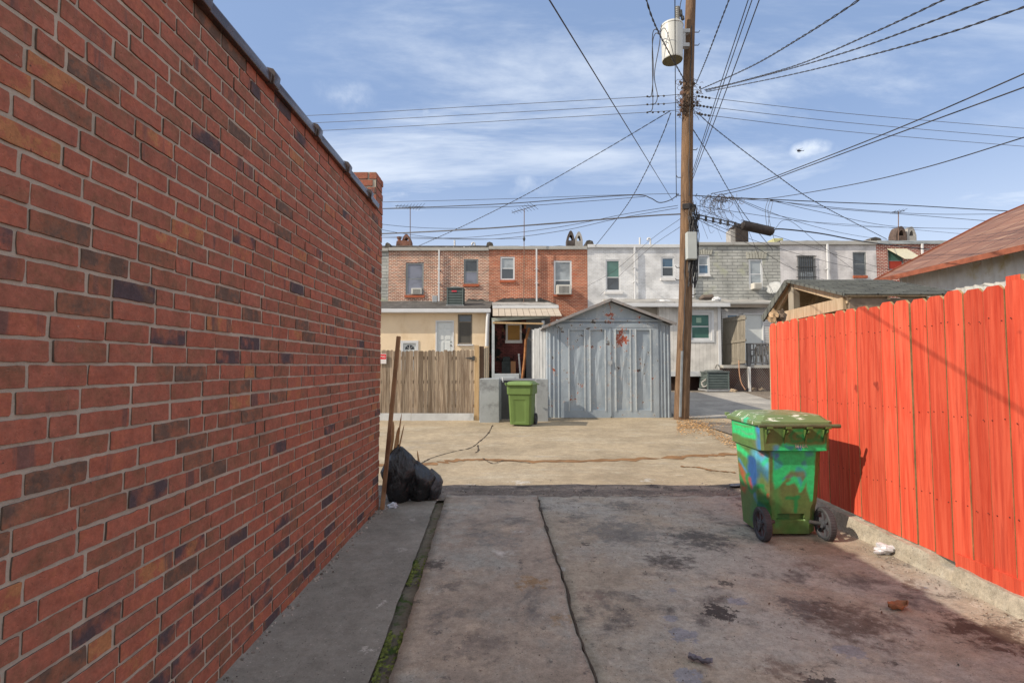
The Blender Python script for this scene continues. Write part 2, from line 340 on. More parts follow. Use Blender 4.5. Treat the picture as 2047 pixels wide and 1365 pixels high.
def slab(name, fl, fr, y0, y1, m, z0, nx, amp=.004):
    def pf(u, v):
        yy = y0+(y1-y0)*v
        a = fl(yy)+edge(yy*2.1, .014); b = fr(yy)+edge(yy*1.7+4, .010)
        x = a+(b-a)*u
        if v > .999: yy += edge(x*1.9+9, .09)
        return x, yy
    o = grid(name, pf, nx, 110, m, lambda x, y: z0+nz(x, y, .8, amp)+max(0, x-2.2)*.034); 
    sd = o.modifiers.new('thick', 'SOLIDIFY'); sd.thickness = .09; sd.offset = -1
    return o
slab('middle_slab', GR, lambda y: JX(y)-.008, -3, 5.86, m_slabM, .012, 14)
slab('right_slab', lambda y: JX(y)+.006, lambda y: 3.10, -3, 5.84, m_slabR, .006, 40)
# joint filled with dirt
b = MB()
ys = [-3+i*.02 for i in range(int(8.7/.02))]
for a, c in zip(ys, ys[1:]):
    wd = lambda y: .004+min(.009, max(0, noise.noise(Vector((y*5, 0, 2))))*.03)+.004*abs(noise.noise(Vector((y*26, 1, 2))))
    b.quad((JX(a)-wd(a), a, .0135+.004), (JX(a)+wd(a)*1.2, a, .0135), (JX(c)+wd(c)*1.2, c, .0135), (JX(c)-wd(c), c, .0175))
o = b.build('joint_dirt', mat('joint dirt', (.055, .045, .035), .95, .4, 9, .6)); o['kind'] = 'structure'
# the back strip of the gravel apron beyond the driveway, and the long crack in the alley
def strip(name, pts, w0, m, z=.004, jit=.5, zf=alley_z):
    pts = smooth_path([(p[0], p[1], 0) for p in pts], 14); b = MB(); L = []; Rr = []
    for i, p in enumerate(pts):
        t = pts[min(i+1, len(pts)-1)]-pts[max(i-1, 0)]; t.normalize(); nrm = Vector((-t.y, t.x, 0))
        p = p+nrm*noise.noise(Vector((i*.55, w0*9, 0)))*w0*1.4
        ww = w0*(1+jit*noise.noise(Vector((i*.37, 5, w0)))*2)
        for s_, arr in ((1, L), (-1, Rr)):
            q = p+nrm*ww*s_; arr.append((q.x, q.y, zf(q.x, q.y)+z))
    for i in range(len(pts)-1): b.quad(L[i], Rr[i], Rr[i+1], L[i+1])
    o = b.build(name, m); o['kind'] = 'structure'; return o
gm = lambda px, py: tuple(G(px, py, -.03))[:2]
crackm = mat('crack dirt', (.05, .035, .025), .95, .4, 12, .3)
strip('road_crack', [gm(x, y) for x, y in ((985, 852), (975, 868), (958, 882), (940, 893), (905, 900), (865, 911), (838, 924))], .011, crackm, .006, .9)
strip('road_crack', [gm(x, y) for x, y in ((955, 888), (956, 898), (950, 902))], .012, crackm, .006, .9)
strip('road_crack', [gm(x, y) for x, y in ((965, 913), (985, 923), (1010, 917), (1060, 922))], .010, crackm, .010, .9)
strip('gutter_dirt', [gm(x, y) for x, y in ((-600, 940), (300, 928), (700, 926), (850, 923), (900, 917), (960, 915), (1100, 918), (1250, 914), (1400, 908), (1480, 904), (1700, 900), (2200, 890))], .085, mat('alley gutter dirt', (.23, .125, .055), .95, .35, 5, .5, 30, stains=(((.12, .08, .05), 7, .58, .66),)), .005, .8)
strip('road_crack', [gm(x, y) for x, y in ((1360, 928), (1400, 931), (1420, 936), (1470, 941))], .03, mat('alley gutter dirt', (.2, .1, .05)), .009, 1.)
# concrete drive to the right of the pole, rising to the back yards
def yard_z(x, y): return max(0, min(1, (y-14.2)/7))*.42-.0
m_drive = slabmat('back drive concrete', (.36, .345, .32), [((.46, .44, .40), 1.1, .5, .66, None, .4), ((.22, .21, .2), 1.5, .58, .75, None, .5)], grain=.1)
m_yard = slabmat('yard dirt', (.22, .185, .15), [((.3, .27, .23), 1.5, .5, .6, None, .5), ((.12, .1, .08), 3, .55, .65, None, .5)], bump=.8, grain=.35)
grid('yard_ground', lambda u, v: (-30+60*u, 15.3+20*v), 60, 20, m_yard, lambda x, y: yard_z(x, y)-.03)
grid('back_driveway', lambda u, v: (5.0+4.2*u+ (v-.5)*.6, 14.35+6.4*v), 20, 20, m_drive, lambda x, y: yard_z(x, y)+.012)
grid('back_pad', lambda u, v: (2.9+2.3*u, 14.3+2.6*v), 10, 10, mat('pad asphalt', (.12, .115, .11), .9, .3, 3, .5), lambda x, y: yard_z(x, y)+.004)

# ================================================================ NEAR BRICK BUILDING
WX = -1.378; WTOP = 3.09; YE = 5.30
bb = empty('brick_garage', (-4, 3, 0), 'low red brick building with glazed tile coping filling the left side', 'building')
m, nt, b_, oc = base('hand laid brick', .8, 0, .3)
at = N(nt, 'ShaderNodeAttribute', attribute_name='rnd'); spc = N(nt, 'ShaderNodeSeparateColor'); lk(nt, at.outputs['Color'], spc.inputs[0])
sc = N(nt, 'ShaderNodeVectorMath', operation='SCALE'); lk(nt, at.outputs['Vector'], sc.inputs[0]); sc.inputs['Scale'].default_value = 9.
ad = N(nt, 'ShaderNodeVectorMath', operation='ADD'); lk(nt, oc, ad.inputs[0]); lk(nt, sc.outputs[0], ad.inputs[1]); vv = ad.outputs[0]
cr = N(nt, 'ShaderNodeValToRGB'); e = cr.color_ramp; e.interpolation = 'LINEAR'
cols = [(0, (.15, .10, .075)), (.08, (.22, .12, .08)), (.25, (.29, .13, .078)), (.5, (.365, .138, .090)), (.75, (.41, .138, .086)), (.92, (.42, .155, .085)), (1, (.44, .20, .09))]
e.elements[0].position = 0; e.elements[0].color = cols[0][1]+(1,); e.elements[1].position = 1; e.elements[1].color = cols[-1][1]+(1,)
for p_, c_ in cols[1:-1]: el = e.elements.new(p_); el.color = c_+(1,)
lk(nt, math_(nt, 'ADD', spc.outputs[0], maprange(nt, noise_(nt, vv, 11, 8, .72), .28, .72, -.28, .28)), cr.inputs[0])
c = cr.outputs[0]
# vertical burn flashes (fired clay colour), strength by brick
fl = maprange(nt, noise_(nt, vv, 4, 4, .55, (1, 4.0, .4)), .54, .66)
c = mixc(nt, math_(nt, 'MULTIPLY', fl, maprange(nt, spc.outputs[1], .55, 1.0, 0, .85)), c, (.15, .095, .085))
c = mixc(nt, math_(nt, 'MULTIPLY', maprange(nt, spc.outputs[2], .93, .95), maprange(nt, noise_(nt, vv, 7, 5, .6), .36, .56)), c, (.095, .072, .078))
c = mixc(nt, maprange(nt, noise_(nt, vv, 38, 6, .75), .62, .70), c, (.085, .05, .04)); c = mixc(nt, maprange(nt, noise_(nt, vv, 26, 7, .75, (1, .5, 1.6)), .60, .72, 0, .6), c, (.17, .09, .065)); c = mixc(nt, maprange(nt, noise_(nt, vv, 30, 6, .7, off=(4, 2, 1)), .68, .74, 0, .5), c, (.52, .42, .36))
c = mixc(nt, maprange(nt, noise_(nt, oc, 1.0, 6, .6), .56, .8, 0, .30), c, (.15, .10, .08))
hs = N(nt, 'ShaderNodeHueSaturation'); lk(nt, c, hs.inputs['Color']); lk(nt, math_(nt, 'MULTIPLY', maprange(nt, noise_(nt, vv, 60, 6, .75), .3, .7, .74, 1.24, False), maprange(nt, noise_(nt, vv, 16, 6, .7, off=(7, 1, 3)), .3, .7, .80, 1.17, False)), hs.inputs['Value'])
lk(nt, hs.outputs[0], b_.inputs['Base Color'])
hh = math_(nt, 'ADD', noise_(nt, vv, 40, 6, .65, (1, 1, 1)), math_(nt, 'MULTIPLY', maprange(nt, noise_(nt, vv, 60, 3, .6), .62, .70), -1.5)); bump_(nt, b_, hh, .55, .004)
m_brick = m
m_mortar = mat('mortar', (.49, .44, .355), .95, .2, 5, .9, 160, stains=(((.22, .18, .15), 2, .55, .75),), bdist=.004)
CH = .0752
def brick_face(mb, org, ux, uz, un, w, h, seed):
    "one brick: irregular outline, three rings"
    rng = random.Random(seed); n1, n2 = max(3, int(w/.022)), 3
    out = []
    j = lambda: rng.uniform(-1, 1)
    cc = .0028
    for i in range(n1): out.append((cc+(w-2*cc)*i/(n1-1), 0+j()*.0017))
    for i in range(n2): out.append((w+j()*.0017, cc+(h-2*cc)*i/(n2-1)))
    for i in range(n1): out.append((w-cc-(w-2*cc)*i/(n1-1), h+j()*.0017))
    for i in range(n2): out.append((0+j()*.0017, h-cc-(h-2*cc)*i/(n2-1)))
    n = len(out); vs = []
    d0 = rng.uniform(-.0022, .0022); tx, tz = j()*.0018, j()*.0012
    for (ins, dep) in ((0, -.016), (0.0003, -.0018), (.0014, 0)):
        for (a, c_) in out:
            a2 = a+(ins if a < w*.15 else -ins if a > w*.85 else 0); c2 = c_+(ins if c_ < h*.3 else -ins if c_ > h*.7 else 0)
            dd = dep+(d0+tx*(a/w-.5)*2+tz*(c_/h-.5)*2 if dep > -.01 else 0)
            vs.append(org+ux*a2+uz*c2+un*dd)
    fs = []
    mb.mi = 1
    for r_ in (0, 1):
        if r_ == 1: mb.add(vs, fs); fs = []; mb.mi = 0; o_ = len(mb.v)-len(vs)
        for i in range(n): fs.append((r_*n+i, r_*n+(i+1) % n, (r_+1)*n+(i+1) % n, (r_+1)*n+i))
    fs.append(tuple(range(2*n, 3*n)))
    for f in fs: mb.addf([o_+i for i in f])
def brick_run(mb, org, ux, un, L, z0, rows, seed, low=False):
    rng = random.Random(seed); uz = Vector((0, 0, 1)); jt = .0115
    for r_ in range(rows):
        x = -rng.uniform(0, .2) if r_ % 2 else -rng.uniform(0, .05); 
        wob = rng.uniform(-.0012, .0012); sl_ = rng.uniform(-.0006, .0006)
        while x < L:
            w_ = (.2 if rng.random() > .15 else .095)*rng.uniform(.97, 1.03); a, bb_ = max(0, x), min(L, x+w_)
            if bb_-a > .04:
                q = rng.random(); tone = min(1, max(0, rng.gauss(.50, .15)))
                if q < .04: tone = rng.uniform(0, .12)
                if q > .975: tone = rng.uniform(.9, 1)
                dark = rng.random(); dark = 1 if (dark > .972 or (low and r_ < 9 and dark > .86)) else dark*.9
                mb.col = (tone, rng.random(), dark)
                brick_face(mb, org+ux*a+uz*(z0+r_*CH+.005+wob+sl_*a+.0016*noise.noise(Vector((a*2.5, r_*.3, 7)))*2), ux, uz, un, bb_-a, CH-jt+rng.uniform(-.0015, .0015), rng.random())
            x += w_+jt+rng.uniform(-.002, .003)
Y0 = -.9
mb = MB(); rows = int(WTOP/CH)
brick_run(mb, Vector((WX, Y0, 0)), Vector((0, 1, 0)), Vector((1, 0, 0)), YE-Y0, .0, rows, 11, True)
# north end return and pier
brick_run(mb, Vector((WX-.012, YE, 0)), Vector((-1, 0, 0)), Vector((0, 1, 0)), 1.2, 0, rows, 12, True)
m_shade_soot = mat('painted shade and soot joint edge', (.12, .085, .07), .95, .3, 9, .3)  # dark brick sides: shadow line of the joints painted in, along with soot
wall = mb.build('wall', [m_brick, m_shade_soot], bb)
mb = MB(); mb.box(-8.5, WX-.0050, -6, YE-.0050, -.1, rows*CH+.01); mb.build('mortar', m_mortar, wall)
b = MB(); b.box(-8.4, WX-.2, -5.9, YE-.2, rows*CH-.3, rows*CH+.012); b.build('roof', tar, bb)
# pier
pt = 3.40; nrow = int((pt-rows*CH)/CH)+1; z0 = rows*CH
mb = MB()
brick_run(mb, Vector((WX-.25, 5.04, 0)), Vector((1, 0, 0)), Vector((0, -1, 0)), .253, z0, nrow, 21)
brick_run(mb, Vector((WX+.003, 5.04, 0)), Vector((0, 1, 0)), Vector((1, 0, 0)), .265, z0, nrow, 22)
pier = mb.build('pier', [m_brick, m_shade_soot], bb)
mb = MB(); mb.box(WX-.25, WX-.005, 5.048, YE, z0, z0+nrow*CH); mb.build('mortar', m_mortar, pier)
# coping tiles
m_cope = mat('glazed clay coping', (.060, .036, .028), .22, .5, 9, .25, 30, stains=(((.13, .10, .08), 4, .6, .75),), spec=.7)
zt = rows*CH
def prof(s_, dz=0):
    pts = [(.034, -.012), (.040, .035), (.030, .052), (-.01, .062), (-.05, .075), (-.09, .098), (-.13, .112), (-.17, .098), (-.21, .075), (-.26, .055), (-.28, -.0)]
    return [(x_*s_ if x_ > 0 else x_, z_*s_+dz) for x_, z_ in pts]
y = -2.45; k = 0
while y < 5.0:
    b = MB(); y1 = min(y+.645, 5.035)
    for (a, c_, s_) in ((y, y1, 1.0), (y+.008, y+.075, 1.42)):
        if s_ > 1 and k == 0: continue
        b.prism([(WX+x_, a, zt+z_) for x_, z_ in prof(s_)], (0, c_-a, 0))
    b.build('coping_tile', m_cope, bb, smooth=True, bevel=.004); y = y1+.004; k += 1
    if y > 4.98: break
# ================================================================ RED FENCE ON ITS CURB
def woodmat(name, c1, c2, c3, rough=.8, knots=(.1, .04, .02), rnd=.12, k=1.):
    m, nt, b, oc = base(name, rough, 0, .2)
    at = N(nt, 'ShaderNodeAttribute', attribute_name='rnd'); spc = N(nt, 'ShaderNodeSeparateColor'); lk(nt, at.outputs['Color'], spc.inputs[0])
    sc = N(nt, 'ShaderNodeVectorMath', operation='SCALE'); lk(nt, at.outputs['Vector'], sc.inputs[0]); sc.inputs['Scale'].default_value = 11.
    ad = N(nt, 'ShaderNodeVectorMath', operation='ADD'); lk(nt, oc, ad.inputs[0]); lk(nt, sc.outputs[0], ad.inputs[1]); vv = ad.outputs[0]
    g1 = noise_(nt, vv, 5*k, 8, .65, (4, 4, .25), .8); g2 = noise_(nt, vv, 18*k, 6, .6, (3, 3, .12), .5)
    c = mixc(nt, maprange(nt, g1, .32, .68), c1, c2); c = mixc(nt, maprange(nt, g2, .45, .7, 0, .55), c, c3)
    kn = maprange(nt, noise_(nt, vv, 4.5*k, 3, .5, (1.6, 1.6, 1.)), .70, .76); c = mixc(nt, math_(nt, 'MULTIPLY', kn, .6), c, knots)
    hs = N(nt, 'ShaderNodeHueSaturation'); lk(nt, c, hs.inputs['Color']); lk(nt, maprange(nt, spc.outputs[1], 0, 1, 1-rnd, 1+rnd, False), hs.inputs['Value'])
    lk(nt, hs.outputs[0], b.inputs['Base Color'])
    bump_(nt, b, math_(nt, 'ADD', g2, math_(nt, 'MULTIPLY', g1, .6)), .5, .004)
    MATS[name] = m; return m
m_red = woodmat('red stained wood', (.56, .068, .034), (.70, .125, .068), (.35, .034, .022), .78, (.15, .02, .016), .22)
m_rawend = mat('cut wood edge', (.42, .27, .13), .9, .3, 12, .4)
m_fresh = woodmat('fresh pine', (.50, .34, .18), (.58, .42, .24), (.38, .24, .12), .8, (.2, .1, .05))
FX = 3.035
rf = empty('red_fence', (FX, 4, .15), 'bright red stained dog-ear board fence standing on a concrete curb', 'fence')
b = MB(); y = 5.935; rng = random.Random(4)
while y > 1.6:
    wd = rng.choice((.138, .142, .14, .136, .148))*(1.0); gap = rng.choice((.003, .004, .008, .011, .005, .002))
    z1 = 2.005+rng.uniform(-.012, .012)-.004*(y-3); z0 = .205-.02*(5.8-y)+rng.uniform(-.006, .006)
    if y < 3.45: z0 = max(z0, .20)
    a, c_ = y-wd, y; e_ = .030; xf = FX+rng.uniform(-.005, .005); tk = .018; tl = rng.uniform(-.004, .004)
    b.col = (rng.random(), rng.random(), rng.random())
    p = [(xf, a, z0), (xf, c_, z0), (xf, c_+tl, z1-e_), (xf, c_-e_+tl, z1), (xf, a+e_+tl, z1), (xf, a+tl, z1-e_)]
    n0 = len(b.v); b.v += p+[(q[0]+tk, q[1], q[2]) for q in p]; n = 6
    b.mi = 0; b.addf([n0+i for i in range(n)]); b.mi = 1; b.addf([n0+n+i for i in range(n)][::-1])
    for i in range(n):
        b.mi = 1 ; b.addf([n0+i, n0+(i+1) % n, n0+n+(i+1) % n, n0+n+i])
    y = a-gap
b.build('board', [m_red, m_rawend], rf)
b = MB(); y = 5.935
while y > 1.6:
    for z in (.56, 1.16, 1.78):
        for o_ in (.035, .105): c0 = Vector((FX-.0065, y-o_+rng.uniform(-.012, .012), z+rng.uniform(-.02, .02))); b.blob(c0, .003, .0042, .0042, 6, 4, 0)
    y -= .146
tag(b.build('nail', mat('nail', (.10, .025, .02), .6), rf), kind='stuff')
for z in (.52, 1.12, 1.74): b = MB(); b.col = (rng.random(), .5, .3); b.box(FX+.022, FX+.06, 1.5, 5.93, z, z+.088); b.build('rail', m_fresh, rf)
for y in (5.62, 3.10):
    b = MB(); zt_ = 2.055 if y < 4 else 1.97
    b.col = (.3, .6, .2); b.mi = 0; b.box(FX+.062, FX+.152, y-.045, y+.045, .0, zt_)
    b.mi = 1; b.quad((FX+.0595, y-.046, 1.9), (FX+.0595, y+.046, 1.9), (FX+.0595, y+.046, zt_), (FX+.0595, y-.046, zt_)) if y < 4 else None
    b.build('post', [m_fresh, m_red], rf)
b = MB(); b.col = (.2, .4, .6); b.box(FX-.022, FX-.002, 1.4, 3.50, .085, .225); b.build('kickboard', m_red, rf)
# curb: rough concrete beam
m_curb = slabmat('curb concrete', (.52, .47, .38), [((.42, .37, .29), 2, .5, .66, None, .5), ((.5, .47, .4), 4, .55, .7, None, .4), ((.17, .13, .1), 6, .62, .72, None, .4)], bump=.9, grain=.25)
b = MB(); ny = 150; sec = []
for j in range(ny+1):
    yy = 1.0+(6.0-1.0)*j/ny; q = lambda s_, a: noise.fractal(Vector((yy*s_, a, .3)), .9, 2, 5)
    h = .185-.014*(5.8-yy)+q(3, 1)*.015; br_ = max(0, 1-(yy-1.2)/2.2)
    h -= br_*.055+max(0, q(6, 9))*br_*.05; xl = 2.955+q(4, 3)*.012-br_*.03
    if 3.48 < yy < 3.66: h -= .05; xl += .03+q(30, 5)*.03
    sec.append([(xl-.03-br_*.07, yy, .0), (xl, yy, .035+q(8, 4)*.01), (xl+.012+q(9, 7)*.01, yy, h*.7), (xl+.028, yy, h), (3.10, yy, h+.004), (3.18, yy, h), (3.20, yy, -.05)])
vs = [p for s_ in sec for p in s_]; k = len(sec[0])
b.add(vs, [(j*k+i, j*k+i+1, (j+1)*k+i+1, (j+1)*k+i) for j in range(ny) for i in range(k-1)]+[tuple(range(k)), tuple(ny*k+i for i in range(k))[::-1]])
tag(b.build('curb', m_curb, smooth=True), 'rough broken concrete curb under the red fence', 'curb')
# yard behind the red fence
grid('side_yard', lambda u, v: (3.1+25*u, 1+4.7*v), 20, 8, m_yard, lambda x, y: -.02)
grid('side_yard', lambda u, v: (4.75+24*u, 5.7+8.6*v), 20, 12, m_yard, lambda x, y: .01)

# ================================================================ WHEELED BINS
m_bin = mat('green plastic', (.12, .195, .055), .5, .12, 4, .12, 60)
m_binl = mat('green plastic lid', (.15, .24, .075), .45, .12, 4, .1, 60)
m_wheel = mat('wheel plastic', (.06, .062, .07), .7, .3, 12, .2)
m_wpaint = mat('scraped white paint', (.62, .66, .58), .6, .2, 10, .1)
def lerp(a, b_, t): return a+(b_-a)*t
def bin_section(z, n=112):
    t = (z-.04)/.70; up = max(0, min(1, (z-.745)/.018))
    hw = lerp(.248, .274, min(1, t)); yf = lerp(.24, .305, min(1, t)); yr = lerp(-.205, -.285, min(1, t))
    hw = lerp(hw, .298+.008*(z-.76)/.2, up); yf = lerp(yf, .335, up); yr = lerp(yr, -.335, up)
    cr_ = lerp(.075, .035, up); cf = .045   # rear chamfer / front chamfer
    if z < .30: cr_ = lerp(.09, .075, max(0, min(1, (z-.26)/.04)))
    pts = [(-hw, yr+cr_), (-hw+cr_, yr), (hw-cr_, yr), (hw, yr+cr_), (hw, yf-cf), (hw-cf, yf), (-hw+cf, yf), (-hw, yf-cf)]
    per = [math.dist(pts[i], pts[(i+1) % 8]) for i in range(8)]
    cnt = [6, 34, 6, 20, 5, 17, 5, 19]; out = []
    for i in range(8):
        for k in range(cnt[i]):
            t_ = k/cnt[i]; out.append((lerp(pts[i][0], pts[(i+1) % 8][0], t_), lerp(pts[i][1], pts[(i+1) % 8][1], t_)))
    return out
def seg_d(px, pz, a, b_):
    ax, az = a; bx, bz = b_; dx, dz = bx-ax, bz-az; t = max(0, min(1, ((px-ax)*dx+(pz-az)*dz)/(dx*dx+dz*dz+1e-9)))
    return math.hypot(px-ax-t*dx, pz-az-t*dz)
def inpoly(x, z, poly):
    ins = False; n = len(poly)
    for i in range(n):
        (x1, z1), (x2, z2) = poly[i], poly[(i+1) % n]
        if (z1 > z) != (z2 > z) and x < (x2-x1)*(z-z1)/(z2-z1)+x1: ins = not ins
    return ins
GRN = (.03, .62, .21); DGR = (.015, .23, .065); BLU = (.05, .27, .62); BLU_LIT = (.12, .50, .78); BLU_SHADE = (.015, .09, .30); RED = (.40, .07, .035); OLV = (.085, .21, .055); BRN = (.17, .165, .075)  # light and dark blue are one paint, coloured as sunlit and as shaded
def smooth01(d, r, s): return max(0., min(1., (r+s-d)/(2*s)))
def paint(x, y, z, rear):
    zx, zy = (740+x/.00094, 250+(.98-z)/.00096) if rear else ((415-(y+.21)/.5*170 if y > -.21 else 415+(-.21-y)/.08*160) if z < .76 else 420-(y+.335)/.67*245, 250+(.98-z)/.00096)
    w1 = noise.noise(Vector((zx*.012, zy*.012, 1)))*16; w2 = noise.noise(Vector((zx*.012, zy*.012, 8)))*16; zx += w1; zy += w2
    c = Vector(OLV).lerp(Vector(BRN), .28+.5*noise.noise(Vector((x*6, y*6, z*6))))
    def lay(col, k): nonlocal c; c = c.lerp(Vector(col), max(0, min(1, k)))
    def stroke(col, pts, r, s=7, k=.95):
        d = min(seg_d(zx, zy, pts[i], pts[i+1]) for i in range(len(pts)-1)); lay(col, smooth01(d, r, s)*k)
    if rear:
        poly = [(555, 490), (640, 410), (760, 430), (1010, 420), (1022, 485), (945, 500), (945, 925), (900, 900), (880, 780), (830, 850), (770, 760), (690, 730), (640, 800), (585, 830), (560, 700)]
        d = min(seg_d(zx, zy, poly[i], poly[(i+1) % len(poly)]) for i in range(len(poly))); d = -d if inpoly(zx, zy, poly) else d
        lay(GRN, smooth01(d, 0, 9))
        if d < -15:
            lay((.04, .33, .42), .8*max(0, min(1, (noise.noise(Vector((zx*.008, zy*.009, 3)))-.12)*5))); lay((.06, .20, .50), .9*max(0, min(1, (noise.noise(Vector((zx*.011, zy*.009, 11)))-.22)*6)))
        stroke(BRN, [(700, 720), (740, 690), (830, 690), (850, 740)], 24, 10, .8)
        stroke(GRN, [(705, 775), (765, 750), (820, 850), (870, 740), (930, 690)], 15, 6)
        stroke(GRN, [(920, 700), (925, 920)], 18, 7)
        stroke(DGR, [(700, 915), (810, 900)], 16); stroke(DGR, [(785, 900), (780, 1020)], 17)
        stroke(DGR, [(800, 300), (740, 300), (700, 350), (720, 395), (800, 385), (795, 350), (760, 350)], 13); stroke(DGR, [(800, 340), (850, 385), (900, 390)], 14)
        stroke(DGR, [(955, 315), (925, 380), (960, 395), (1005, 340), (1010, 400)], 13); stroke(BLU, [(570, 450), (560, 520)], 18, 18, .7)
        stroke((.05, .3, .08), [(600, 820), (620, 1150)], 30, 25, .6); stroke((.3, .2, .04), [(965, 650), (965, 1180)], 8, 8, .6)
        stroke(GRN, [(945, 490), (1010, 480), (1015, 420)], 9, 5)
    else:
        if z > .745:
            lay(GRN, smooth01(max(abs(zx-290)-105, abs(zy-310)-85), 0, 8)); stroke(BRN, [(215, 285), (300, 305), (365, 290)], 6, 6, .8); stroke((.2, .2, .2), [(230, 350), (280, 345), (330, 365), (370, 345)], 5, 5, .7)
            stroke(BLU, [(425, 200), (430, 460)], 24, 12); stroke(RED, [(230, 235), (380, 240)], 9, 9, .8); stroke(BLU, [(205, 170), (205, 260)], 10, 6)
        else:
            stroke(BLU_LIT, [(430, 540), (520, 590), (545, 680)], 48, 25, .95); stroke((.03, .15, .30), [(420, 640), (520, 740)], 40, 25, .7); stroke(GRN, [(470, 600), (540, 560)], 18, 14, .8)  # sunlit blue band, then its shaded lower part, painted as separate tones
            stroke(GRN, [(240, 500), (270, 530), (330, 570)], 24, 12); stroke(BLU_SHADE, [(370, 600), (370, 800)], 34, 9); stroke(BLU, [(280, 640), (340, 760), (400, 1000)], 9, 6, .7)  # dark blue stroke is the same blue paint with shade in its colour
            stroke(RED, [(270, 700), (300, 760), (290, 930)], 18, 14, .8); stroke(RED, [(350, 790), (350, 850)], 17, 9); stroke(RED, [(450, 890), (490, 960), (520, 1010)], 18, 9); stroke(RED, [(450, 515), (480, 530)], 14, 10, .8)
            stroke(DGR, [(340, 740), (330, 880), (350, 900), (420, 800), (430, 940), (480, 1000)], 12, 6); stroke(DGR, [(270, 800), (290, 880)], 14, 8); stroke((.03, .2, .07), [(420, 930), (370, 1150), (520, 1000)], 38, 20, .7)
            stroke(GRN, [(400, 250), (395, 460)], 14, 8)
    return tuple(c)
def make_bin(label, painted, group):
    r = empty('wheeled_bin', (0, 0, 0), label, 'trash bin', group)
    zs = [.04+i*.0125 for i in range(57)]+[.745, .750, .756, .763]+[.77+i*.0125 for i in range(17)]
    vs = []; n = None
    for z in zs:
        s_ = bin_section(z); n = len(s_)
        for (x, y) in s_:
            # slot/handle recess low on the rear
            if .155 < z < .215 and abs(x) < .115 and y < -.15: y += .035
            # front panel recess
            if y > .2 and abs(x) < .12 and .1 < z < .62: y -= .012
            vs.append((x, y, z))
    fs = [(i*n+k, i*n+(k+1) % n, (i+1)*n+(k+1) % n, (i+1)*n+k) for i in range(len(zs)-1) for k in range(n)]+[tuple(range(n))[::-1]]
    b = MB(); b.add(vs, fs)
    if painted:
        m, nt, bs, oc = base('sprayed green plastic', .5, 0, .4)
        at = N(nt, 'ShaderNodeAttribute', attribute_name='paint'); hs = N(nt, 'ShaderNodeHueSaturation'); lk(nt, at.outputs['Color'], hs.inputs['Color'])
        lk(nt, maprange(nt, noise_(nt, oc, 25, 5, .6), .3, .7, .86, 1.12), hs.inputs['Value']); lk(nt, hs.outputs[0], bs.inputs['Base Color']); bump_(nt, bs, noise_(nt, oc, 60, 4), .12, .003)
        mm = m
    else: mm = m_bin
    body = b.build('body', mm, r, smooth=True)
    if painted:
        me = body.data; at = me.color_attributes.new('paint', 'FLOAT_COLOR', 'POINT'); data = []
        for v_ in me.vertices:
            x, y, z = v_.co
            rear = y < -.19 and abs(x) < .31 and y < (-.335+.02 if z > .75 else lerp(-.205, -.285, min(1, (z-.04)/.7))+.008)
            if not rear and x > 0: cc = tuple(Vector(OLV).lerp(Vector(BRN), .3))
            elif y > .28: cc = OLV
            else: cc = paint(x, y, z, rear)
            data += list(cc)+[1.]
        at.data.foreach_set('color', data)
    # lid: flange + tapered dome
    b = MB(); lz = .965
    def ring(hw, y0, y1, z, c_=.04):
        return [(-hw, y0+c_, z), (-hw+c_, y0, z), (hw-c_, y0, z), (hw, y0+c_, z), (hw, y1-c_, z), (hw-c_, y1, z), (-hw+c_, y1, z), (-hw, y1-c_, z)]
    rings = [ring(.325, -.345, .385, lz+.0), ring(.33, -.35, .39, lz+.012), ring(.33, -.345, .39, lz+.04), ring(.305, -.32, .365, lz+.048), ring(.27, -.28, .32, lz+.085), ring(.245, -.25, .29, lz+.092), ring(.10, -.1, .14, lz+.098)]
    vs = [p for rg in rings for p in rg]
    b.add(vs, [tuple(range(8))[::-1], tuple(range(len(vs)-8, len(vs)))]+[(i*8+k, i*8+(k+1) % 8, (i+1)*8+(k+1) % 8, (i+1)*8+k) for i in range(len(rings)-1) for k in range(8)])
    if painted:
        ml = mat('sprayed lid', (.15, .225, .095), .45, .12, 4, .1, 60, stains=(((.66, .72, .62), 9, .57, .60, (.5, 2.2, 1)), ((.05, .50, .25), 3, .60, .66), ((.08, .2, .05), 6, .62, .7)))
    else: ml = m_binl
    lid = b.build('lid', ml, r, bevel=.008)
    for x in (-.31, .31): b = MB(); b.box(x-.018, x+.018, .36, .41, lz+.03, lz+.06); b.build('grip', ml, lid, bevel=.004)
    # rim brackets and lifting bar on the rear
    for x in (-.245, -.09, .085, .24):
        b = MB()
        b.prism([(x-.007, -.335, .955), (x-.007, -.415, .955), (x-.007, -.415, .925), (x-.007, -.37, .90), (x-.007, -.335, .82)], (.014, 0, 0))
        b.box(x-.024, x+.024, -.425, -.34, .952, .968)
        b.build('bracket', m_bin, r, bevel=.002)
    b = MB(); b.tube([(-.335, -.405, .975), (.345, -.405, .975)], .0165, 12); b.build('handle', mat('worn handle plastic', (.10, .12, .06), .6, .3, 12, .3), r, smooth=True)
    for sx in (-1, 1): b = MB(); b.tube([(sx*.15, -.235, .15), (sx*.30, -.27, .132)], .016, 8); b.build('axle', darkm, r, smooth=True)
